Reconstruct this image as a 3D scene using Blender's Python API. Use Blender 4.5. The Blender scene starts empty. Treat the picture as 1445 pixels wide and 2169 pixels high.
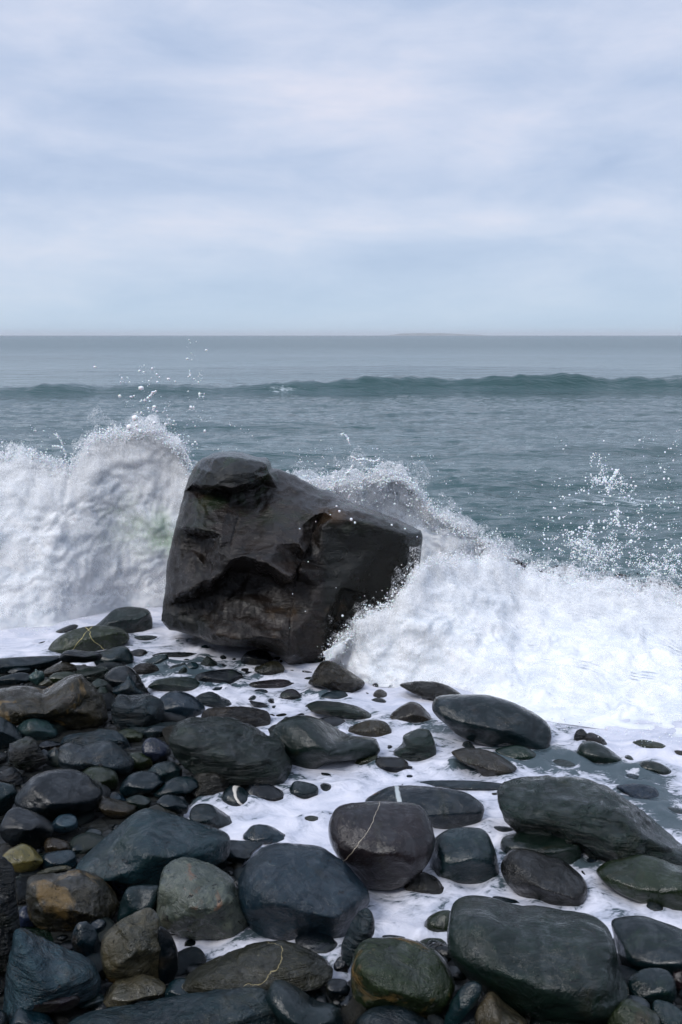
import bpy, math, random
import numpy as np
from mathutils import Vector
from mathutils.geometry import delaunay_2d_cdt

R = math.radians
random.seed(7)
rng = np.random.default_rng(11)
SC = bpy.context.scene
COL = SC.collection

# ------------------------------------------------------------------ camera
CAM_H = 1.60
F_PX = 2109.0
IMG_W, IMG_H = 1445.0, 2169.0
PITCH = math.atan((IMG_H / 2 - 710.5) / F_PX)
cam_data = bpy.data.cameras.new("camera")
cam_data.sensor_fit = 'VERTICAL'
cam_data.sensor_height = 36.0
cam_data.lens = 36.0 * F_PX / IMG_H
cam_data.clip_start = 0.05
cam_data.clip_end = 80000
cam = bpy.data.objects.new("camera", cam_data)
COL.objects.link(cam)
cam.location = (0, 0, CAM_H)
cam.rotation_euler = (R(90) - PITCH, 0, 0)
SC.camera = cam

# ------------------------------------------------------------------ overcast sky
world = bpy.data.worlds.new("World")
SC.world = world
world.use_nodes = True
nt = world.node_tree
nt.nodes.clear()
SUN_EL, SUN_AZ = R(48), R(222)          # high, veiled, a little behind the left shoulder


def N(tree, kind, **kw):
    n = tree.nodes.new(kind)
    for k, v in kw.items():
        if k == 'ins':
            for i, val in v.items():
                n.inputs[i].default_value = val
        else:
            setattr(n, k, v)
    return n


def math_node(tree, op, a, b=None, c=None, clamp=False):
    n = tree.nodes.new('ShaderNodeMath')
    n.operation = op
    n.use_clamp = clamp
    for i, v in enumerate((a, b, c)):
        if v is None:
            continue
        if isinstance(v, (int, float)):
            n.inputs[i].default_value = v
        else:
            tree.links.new(v, n.inputs[i])
    return n.outputs[0]


def mix_col(tree, fac, a, b, mode='MIX'):
    n = tree.nodes.new('ShaderNodeMix')
    n.data_type = 'RGBA'
    n.blend_type = mode
    for sock, v in ((n.inputs[0], fac), (n.inputs[6], a), (n.inputs[7], b)):
        if isinstance(v, (int, float)):
            sock.default_value = v
        elif isinstance(v, tuple):
            sock.default_value = (v[0], v[1], v[2], 1)
        else:
            tree.links.new(v, sock)
    return n.outputs[2]


def ramp(tree, fac, stops):
    n = tree.nodes.new('ShaderNodeValToRGB')
    cr = n.color_ramp
    while len(cr.elements) < len(stops):
        cr.elements.new(0.5)
    for e, (p, c) in zip(cr.elements, stops):
        e.position = p
        e.color = (c, c, c, 1) if isinstance(c, (int, float)) else (c[0], c[1], c[2], 1)
    tree.links.new(fac, n.inputs[0])
    return n.outputs[0]


def noise_node(tree, vec, scale, detail=4, rough=0.5, dist=0.0, out='Fac'):
    n = tree.nodes.new('ShaderNodeTexNoise')
    n.inputs['Scale'].default_value = scale
    n.inputs['Detail'].default_value = detail
    n.inputs['Roughness'].default_value = rough
    n.inputs['Distortion'].default_value = dist
    if vec is not None:
        tree.links.new(vec, n.inputs['Vector'])
    return n.outputs[out]


sky = N(nt, 'ShaderNodeTexSky', sky_type='NISHITA', sun_disc=False,
        sun_elevation=SUN_EL, sun_rotation=SUN_AZ)
tc = N(nt, 'ShaderNodeTexCoord')
sep = N(nt, 'ShaderNodeSeparateXYZ')
nt.links.new(tc.outputs['Generated'], sep.inputs[0])
dx, dy, dz = sep.outputs
el = math_node(nt, 'ARCSINE', dz)                       # elevation
az = math_node(nt, 'ARCTAN2', dx, dy)                   # azimuth, 0 = out to sea
# cloud coordinates: soft flat layers low down, wider billows overhead
cmb = N(nt, 'ShaderNodeCombineXYZ')
nt.links.new(math_node(nt, 'MULTIPLY', dx, 2.8), cmb.inputs[0])
nt.links.new(math_node(nt, 'MULTIPLY', dy, 2.8), cmb.inputs[1])
nt.links.new(math_node(nt, 'MULTIPLY', dz, 10.0), cmb.inputs[2])
n1 = noise_node(nt, cmb.outputs[0], 0.9, 6, 0.55, 0.35)
n2 = noise_node(nt, cmb.outputs[0], 2.6, 6, 0.6, 0.4)
cloud = math_node(nt, 'ADD', math_node(nt, 'MULTIPLY', n1, 0.68), math_node(nt, 'MULTIPLY', n2, 0.32))


def patch(a0, e0, sa, se, amp):
    """a soft lighter or darker bank of cloud round one direction"""
    u = math_node(nt, 'DIVIDE', math_node(nt, 'SUBTRACT', az, R(a0)), R(sa))
    v = math_node(nt, 'DIVIDE', math_node(nt, 'SUBTRACT', el, R(e0)), R(se))
    r2 = math_node(nt, 'ADD', math_node(nt, 'MULTIPLY', u, u), math_node(nt, 'MULTIPLY', v, v))
    return math_node(nt, 'MULTIPLY', math_node(nt, 'EXPONENT', math_node(nt, 'MULTIPLY', r2, -1.0)), amp)


for p_ in ((1, 6.0, 13, 1.2, .15), (4, 17.5, 9, 1.2, -.05), (12, 10.5, 5, 1.1, -.05), (-1, 13.0, 6, 1.7, .08), (5, 9.8, 6, 1.0, .06), (-6, 16.5, 4, 1.5, .06), (-15, 8.0, 8, 1.6, -.06),
           (15, 8.2, 7, 1.0, -.07), (-3, 10.0, 8, 1.0, -.05), (10, 13.5, 6, 1.6, -.04), (-14, 12, 6, 2.0, -.04)):
    cloud = math_node(nt, 'ADD', cloud, patch(*p_))
ccol = ramp(nt, cloud, [(0.33, (3.65, 4.6, 6.5)), (0.45, (4.55, 5.4, 7.15)), (0.56, (5.6, 6.2, 7.7)), (0.68, (7.0, 7.05, 8.1))])
# paler blue clear strip towards the horizon
hz = math_node(nt, 'EXPONENT', math_node(nt, 'MULTIPLY', math_node(nt, 'MAXIMUM', el, 0.0), -17.0))
ccol = mix_col(nt, math_node(nt, 'MULTIPLY', hz, 0.85), ccol, (4.6, 6.2, 7.6))
# an overcast sky is brighter overhead
zb = math_node(nt, 'ADD', 1.0, math_node(nt, 'MULTIPLY', math_node(nt, 'MAXIMUM', math_node(nt, 'SUBTRACT', dz, 0.3), 0.0), 0.8))
cmul = N(nt, 'ShaderNodeVectorMath', operation='SCALE')
nt.links.new(ccol, cmul.inputs[0]); nt.links.new(zb, cmul.inputs['Scale'])
skymix = mix_col(nt, 0.94, sky.outputs[0], cmul.outputs[0])
bg = N(nt, 'ShaderNodeBackground', ins={'Strength': 0.1})
nt.links.new(skymix, bg.inputs['Color'])
wout = N(nt, 'ShaderNodeOutputWorld')
nt.links.new(bg.outputs[0], wout.inputs['Surface'])

# ------------------------------------------------------------------ veiled sun
sun_data = bpy.data.lights.new("sun", 'SUN')
sun_data.energy = 1.7
sun_data.angle = R(20)
sun_data.color = (1.0, 0.97, 0.94)
sun = bpy.data.objects.new("sun", sun_data)
COL.objects.link(sun)
sun.rotation_euler = Vector((-math.sin(SUN_AZ) * math.cos(SUN_EL), -math.cos(SUN_AZ) * math.cos(SUN_EL), -math.sin(SUN_EL))).to_track_quat('-Z', 'Y').to_euler()

SC.view_settings.view_transform = 'Standard'
SC.view_settings.look = 'None'
SC.view_settings.exposure = 0.20
SC.view_settings.gamma = 1.0
SC.view_settings.use_curve_mapping = False
SC.render.engine = 'CYCLES'
SC.cycles.use_denoising = True
SC.cycles.max_bounces = 6
SC.cycles.volume_bounces = 0

# ------------------------------------------------------------------ helpers
CP, SP = math.cos(PITCH), math.sin(PITCH)


def ray(px, py):
    """unit direction of the sight line through a point of the photograph (1445 x 2169)"""
    a = (px - IMG_W / 2) / F_PX
    b = -(py - IMG_H / 2) / F_PX
    v = np.array([a, CP + b * SP, -SP + b * CP])
    return v / np.linalg.norm(v)


def on_level(px, py, z=0.0):
    d = ray(px, py)
    t = (z - CAM_H) / d[2]
    return np.array([0, 0, CAM_H]) + d * t


def at_dist(px, py, y):
    """point on the sight line at distance y out to sea"""
    d = ray(px, py)
    return np.array([0, 0, CAM_H]) + d * (y / d[1])


_P = rng.permutation(256)
_P = np.concatenate([_P, _P, _P])
_G = rng.normal(size=(256, 3))
_G /= np.linalg.norm(_G, axis=1)[:, None]


def noise3(p):
    """gradient noise, about -1..1"""
    pi = np.floor(p).astype(np.int64)
    pf = p - pi
    pi &= 255
    w = pf * pf * pf * (pf * (pf * 6 - 15) + 10)
    out = 0
    for cx in (0, 1):
        wx = w[:, 0] if cx else 1 - w[:, 0]
        for cy in (0, 1):
            wy = w[:, 1] if cy else 1 - w[:, 1]
            for cz in (0, 1):
                wz = w[:, 2] if cz else 1 - w[:, 2]
                h = _P[_P[_P[(pi[:, 0] + cx) & 255] + ((pi[:, 1] + cy) & 255)] + ((pi[:, 2] + cz) & 255)] & 255
                g = _G[h]
                d = g[:, 0] * (pf[:, 0] - cx) + g[:, 1] * (pf[:, 1] - cy) + g[:, 2] * (pf[:, 2] - cz)
                out = out + wx * wy * wz * d
    return out * 1.5


def fbm(p, octv=4, gain=0.5, lac=2.03, ridge=False):
    a, s, t = 1.0, 0.0, 0.0
    q = p.copy()
    for i in range(octv):
        n = noise3(q + 17.3 * i)
        if ridge:
            n = 1 - 2 * np.abs(n) * 1.3
        s = s + a * n
        t += a
        a *= gain
        q = q * lac
    return s / t


def smooth01(x):
    x = np.clip(x, 0, 1)
    return x * x * (3 - 2 * x)


def mesh_np(name, verts, faces, mat=None, smooth=True):
    """mesh from numpy arrays; faces (n,3) or (n,4)"""
    me = bpy.data.meshes.new(name)
    verts = np.asarray(verts, dtype=np.float32)
    faces = np.asarray(faces, dtype=np.int32)
    k = faces.shape[1]
    me.vertices.add(len(verts))
    me.vertices.foreach_set('co', verts.ravel())
    me.loops.add(faces.size)
    me.loops.foreach_set('vertex_index', faces.ravel())
    me.polygons.add(len(faces))
    me.polygons.foreach_set('loop_start', np.arange(0, faces.size, k, dtype=np.int32))
    me.update(calc_edges=True)
    me.polygons.foreach_set('use_smooth', np.full(len(faces), smooth))
    if mat:
        me.materials.append(mat)
    return me


def add_obj(name, me, parent=None, loc=None):
    o = bpy.data.objects.new(name, me)
    COL.objects.link(o)
    if loc is not None:
        o.location = loc
    if parent:
        o.parent = parent
    return o


def tag(o, label=None, cat=None, group=None, kind=None):
    if label: o['label'] = label
    if cat: o['category'] = cat
    if group: o['group'] = group
    if kind: o['kind'] = kind
    return o


def attr(me, name, vals):
    a = me.attributes.new(name, 'FLOAT', 'POINT')
    a.data.foreach_set('value', np.asarray(vals, dtype=np.float32))


def grid_faces(nr, nc):
    i = np.arange(nr - 1)[:, None] * nc + np.arange(nc - 1)[None, :]
    return np.stack([i, i + 1, i + nc + 1, i + nc], -1).reshape(-1, 4)


def ico(level):
    t = (1 + 5 ** .5) / 2
    v = [(-1, t, 0), (1, t, 0), (-1, -t, 0), (1, -t, 0), (0, -1, t), (0, 1, t), (0, -1, -t), (0, 1, -t), (t, 0, -1), (t, 0, 1), (-t, 0, -1), (-t, 0, 1)]
    f = [(0, 11, 5), (0, 5, 1), (0, 1, 7), (0, 7, 10), (0, 10, 11), (1, 5, 9), (5, 11, 4), (11, 10, 2), (10, 7, 6), (7, 1, 8), (3, 9, 4), (3, 4, 2), (3, 2, 6), (3, 6, 8), (3, 8, 9), (4, 9, 5), (2, 4, 11), (6, 2, 10), (8, 6, 7), (9, 8, 1)]
    v = np.array(v, float); f = np.array(f)
    v /= np.linalg.norm(v, axis=1)[:, None]
    for _ in range(level):
        v, f = midpoint(v, f)
        v /= np.linalg.norm(v, axis=1)[:, None]
    return v, f


def midpoint(v, f):
    e = np.concatenate([f[:, [0, 1]], f[:, [1, 2]], f[:, [2, 0]]])
    e.sort(axis=1)
    u, inv = np.unique(e, axis=0, return_inverse=True)
    inv = inv.ravel()
    m = (v[u[:, 0]] + v[u[:, 1]]) / 2
    n = len(f); b = len(v)
    a, c, d = inv[:n] + b, inv[n:2 * n] + b, inv[2 * n:] + b
    nf = np.concatenate([np.stack([f[:, 0], a, d], 1), np.stack([f[:, 1], c, a], 1), np.stack([f[:, 2], d, c], 1), np.stack([a, c, d], 1)])
    return np.concatenate([v, m]), nf


ICO = {k: ico(k) for k in (0, 1, 2, 3, 4, 5)}


def poly_mask(px, py, poly, soft):
    """signed soft inside mask of a polygon for numpy arrays"""
    inside = np.zeros(px.shape, bool)
    dmin = np.full(px.shape, 1e9)
    n = len(poly)
    for i in range(n):
        x0, y0 = poly[i]; x1, y1 = poly[(i + 1) % n]
        c = ((y0 > py) != (y1 > py))
        with np.errstate(divide='ignore', invalid='ignore'):
            xi = (x1 - x0) * (py - y0) / (y1 - y0 + 1e-12) + x0
        inside ^= c & (px < xi)
        ex, ey = x1 - x0, y1 - y0
        t = np.clip(((px - x0) * ex + (py - y0) * ey) / (ex * ex + ey * ey + 1e-12), 0, 1)
        dmin = np.minimum(dmin, np.hypot(px - x0 - t * ex, py - y0 - t * ey))
    sd = np.where(inside, dmin, -dmin)
    return smooth01(sd / soft * 0.5 + 0.5)


# ------------------------------------------------------------------ materials
def new_mat(name):
    m = bpy.data.materials.new(name)
    m.use_nodes = True
    t = m.node_tree
    b = t.nodes['Principled BSDF']
    return m, t, b


def bump(t, height, strength, dist, prev=None):
    n = t.nodes.new('ShaderNodeBump')
    n.inputs['Strength'].default_value = strength
    n.inputs['Distance'].default_value = dist
    t.links.new(height, n.inputs['Height'])
    if prev is not None:
        t.links.new(prev, n.inputs['Normal'])
    return n.outputs[0]


def stone_material(name, mottle=0.5, gloss=0.17, bump_k=1.0, veins=(), tint2=None, tint_scale=5.0, tint_lo=.55, strata=False):
    """wet sea-worn stone: own colour from the object, mottling, pits, a film of water, optional quartz veins"""
    m, t, b = new_mat(name)
    oi = N(t, 'ShaderNodeObjectInfo')
    co = N(t, 'ShaderNodeTexCoord')
    off = N(t, 'ShaderNodeVectorMath', operation='MULTIPLY_ADD')
    t.links.new(oi.outputs['Random'], off.inputs[0])
    off.inputs[1].default_value = (37, 53, 71)
    t.links.new(co.outputs['Object'], off.inputs[2])
    P = off.outputs[0]
    base = mix_col(t, 1.0, oi.outputs['Color'], (0.18, 0.29, 0.31), 'MULTIPLY')  # darkened and pushed to teal for near-black shaded fronts and bluish sky sheen
    n_big = noise_node(t, P, 9, 5, 0.6, 0.8)
    n_mid = noise_node(t, P, 38, 5, 0.62, 0.4)
    n_fine = noise_node(t, P, 230, 4, 0.65)
    n_wet = noise_node(t, P, 14, 6, 0.7, 1.5)
    dark = mix_col(t, 1.0, base, (0.42, 0.50, 0.54), 'MULTIPLY')
    light = mix_col(t, 1.0, base, (1.55, 1.5, 1.35), 'MULTIPLY')
    c = mix_col(t, ramp(t, n_big, [(0.38, 0.0), (0.62, 1.0)]), dark, base)
    c = mix_col(t, math_node(t, 'MULTIPLY', ramp(t, n_mid, [(0.48, 0.0), (0.70, 1.0)]), mottle), c, light)
    # rusty and green algal blooms of various stones
    algae = ramp(t, noise_node(t, P, 6.5, 4, 0.65, 1.0), [(0.56, 0.0), (0.72, 0.65)])
    c = mix_col(t, algae, c, mix_col(t, oi.outputs['Random'], (0.010, 0.024, 0.012), (0.034, 0.020, 0.009)))
    if tint2:
        k = ramp(t, noise_node(t, P, tint_scale, 4, 0.6, 0.5), [(tint_lo, 0.0), (tint_lo + .07, 1.0)])
        c = mix_col(t, k, c, tint2)
    # salt-white and black specks
    sp = ramp(t, n_fine, [(0.66, 0.0), (0.76, 0.5)])
    c = mix_col(t, math_node(t, 'MULTIPLY', sp, 0.35 * mottle), c, (0.25, 0.27, 0.26))
    pits = ramp(t, noise_node(t, P, 55, 3, 0.7, 1.2), [(0.30, 0.0), (0.37, 1.0)])
    c = mix_col(t, pits, (0.006, 0.007, 0.008), c)
    vein_h = None
    for (nx, ny, nz, d0, wdt, wob, vc) in veins:
        w = N(t, 'ShaderNodeVectorMath', operation='DOT_PRODUCT')
        t.links.new(co.outputs['Object'], w.inputs[0])
        w.inputs[1].default_value = (nx, ny, nz)
        q = math_node(t, 'ADD', w.outputs['Value'], math_node(t, 'MULTIPLY', math_node(t, 'SUBTRACT', noise_node(t, co.outputs['Object'], 9, 4, 0.6), 0.5), wob))
        q = math_node(t, 'ABSOLUTE', math_node(t, 'SUBTRACT', q, d0))
        wv = math_node(t, 'MULTIPLY', math_node(t, 'ADD', noise_node(t, co.outputs['Object'], 26, 3, 0.6), 0.25), wdt)
        k = math_node(t, 'SUBTRACT', 1.0, math_node(t, 'SMOOTH_MIN', math_node(t, 'DIVIDE', q, wv), 1.0, 0.2), clamp=True)
        k = math_node(t, 'MULTIPLY', k, 2.2, clamp=True)
        c = mix_col(t, k, c, vc)
        vein_h = k
    t.links.new(c, b.inputs['Base Color'])
    r = N(t, 'ShaderNodeMapRange', ins={1: 0.3, 2: 0.7, 3: max(0.04, gloss - 0.13), 4: gloss + 0.06})
    t.links.new(math_node(t, 'ADD', math_node(t, 'MULTIPLY', n_mid, 0.4), math_node(t, 'MULTIPLY', n_wet, 0.6)), r.inputs[0])
    t.links.new(r.outputs[0], b.inputs['Roughness'])
    b.inputs['Specular IOR Level'].default_value = 0.33
    t.links.new(ramp(t, n_wet, [(0.40, 0.85), (0.54, 0.0)]), b.inputs['Coat Weight'])
    b.inputs['Coat Weight'].default_value = 0.5
    b.inputs['Coat Roughness'].default_value = 0.04
    b.inputs['Coat IOR'].default_value = 1.33
    nb = bump(t, n_big, 0.35 * bump_k, 0.02)
    nb = bump(t, n_wet, 0.55 * bump_k, 0.016, nb)
    nb = bump(t, n_mid, 0.8 * bump_k, 0.009, nb)
    if strata:
        mp = N(t, 'ShaderNodeMapping')
        mp.inputs['Rotation'].default_value = (0.5, 0.35, 0)
        mp.inputs['Scale'].default_value = (2.5, 5, 26)
        t.links.new(P, mp.inputs[0])
        nb = bump(t, noise_node(t, mp.outputs[0], 2.2, 5, 0.6, 0.6), 0.9 * bump_k, 0.014, nb)
    nb = bump(t, n_fine, 0.12 * bump_k, 0.0015, nb)
    nb = bump(t, pits, 0.6 * bump_k, 0.005, nb)
    t.links.new(nb, b.inputs['Normal'])
    t.links.new(bump(t, noise_node(t, P, 48, 4, 0.6, 0.8), 0.4, 0.008, nb), b.inputs['Coat Normal'])
    return m


QUARTZ = (0.30, 0.26, 0.20)
GOLD = (0.45, 0.38, 0.16)
M = {
    'smooth': stone_material('wet smooth stone', 0.35, 0.17, 0.55),
    'worn': stone_material('wet worn stone', 0.6, 0.20, 0.9),
    'rough': stone_material('rough dark stone', 0.8, 0.27, 1.5, strata=True),
    'layered': stone_material('layered stone', 0.6, 0.22, 1.3, strata=True),
    'striped': stone_material('stone with a white quartz stripe', 0.3, 0.15, 0.5, veins=((0.67, -.15, 0.73, 0.016, 0.0050, 0.010, (0.6, 0.55, 0.48)),)),
    'maroonv': stone_material('maroon stone with a thin pale vein', 0.5, 0.15, 0.6, veins=((0.80, -.1, -0.60, -0.075, 0.0013, 0.03, QUARTZ),)),
    'goldv': stone_material('olive stone with yellow veins', 0.8, 0.22, 1.0, veins=((0.35, 0.2, 0.9, 0.12, 0.0026, 0.08, GOLD), (0.8, 0.1, 0.55, 0.03, 0.0022, 0.06, GOLD), (-0.7, 0.2, 0.6, 0.03, 0.002, 0.06, GOLD))),
    'veined': stone_material('brown stone with fine pale veins', 0.8, 0.22, 1.2, veins=((-0.30, -.1, 0.95, 0.022, 0.0009, 0.04, (0.22, 0.18, 0.09)), (0.5, 0, 0.8, -0.10, 0.0009, 0.04, (0.25, 0.23, 0.18))), strata=True),
    'cream': stone_material('cream and rust stone', 0.7, 0.25, 1.1, tint2=(0.15, 0.080, 0.045), tint_scale=7, tint_lo=.56),
    'rust': stone_material('dark stone with an ochre patch', 0.6, 0.24, 1.3, tint2=(0.12, 0.076, 0.025), tint_scale=6, tint_lo=.55),
    'paleband': stone_material('dark stone with a pale band', 0.4, 0.17, 0.7, veins=((1, 0.15, 0.12, -0.085, 0.012, 0.02, (0.42, 0.46, 0.47)),), tint2=(0.16, 0.10, 0.06), tint_scale=4, tint_lo=.66),
    'orangering': stone_material('dark stone with an orange vein', 0.4, 0.17, 0.7, veins=((1, 0.1, 0.15, 0.0, 0.0045, 0.01, (0.55, 0.25, 0.06)),)),
}
# ------------------------------------------------------------------ the stones
# stone tints; stone_material darkens and cools them further to match the light
C = {
    'slate': (0.019, 0.036, 0.044), 'teal': (0.020, 0.048, 0.052), 'green': (0.026, 0.046, 0.030), 'black': (0.008, 0.012, 0.016),
    'blue': (0.036, 0.062, 0.086), 'grey': (0.048, 0.062, 0.064), 'pale': (0.13, 0.165, 0.16), 'brown': (0.100, 0.052, 0.027),
    'dbrown': (0.034, 0.020, 0.013), 'olive': (0.078, 0.072, 0.026), 'maroon': (0.085, 0.034, 0.040), 'ochre': (0.72, 0.32, 0.085),
    'paleblue': (0.085, 0.135, 0.175), 'steel': (0.040, 0.070, 0.084), 'tan': (0.27, 0.16, 0.088), 'cream': (0.42, 0.32, 0.20), 'violet': (0.062, 0.062, 0.11),
}
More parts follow.
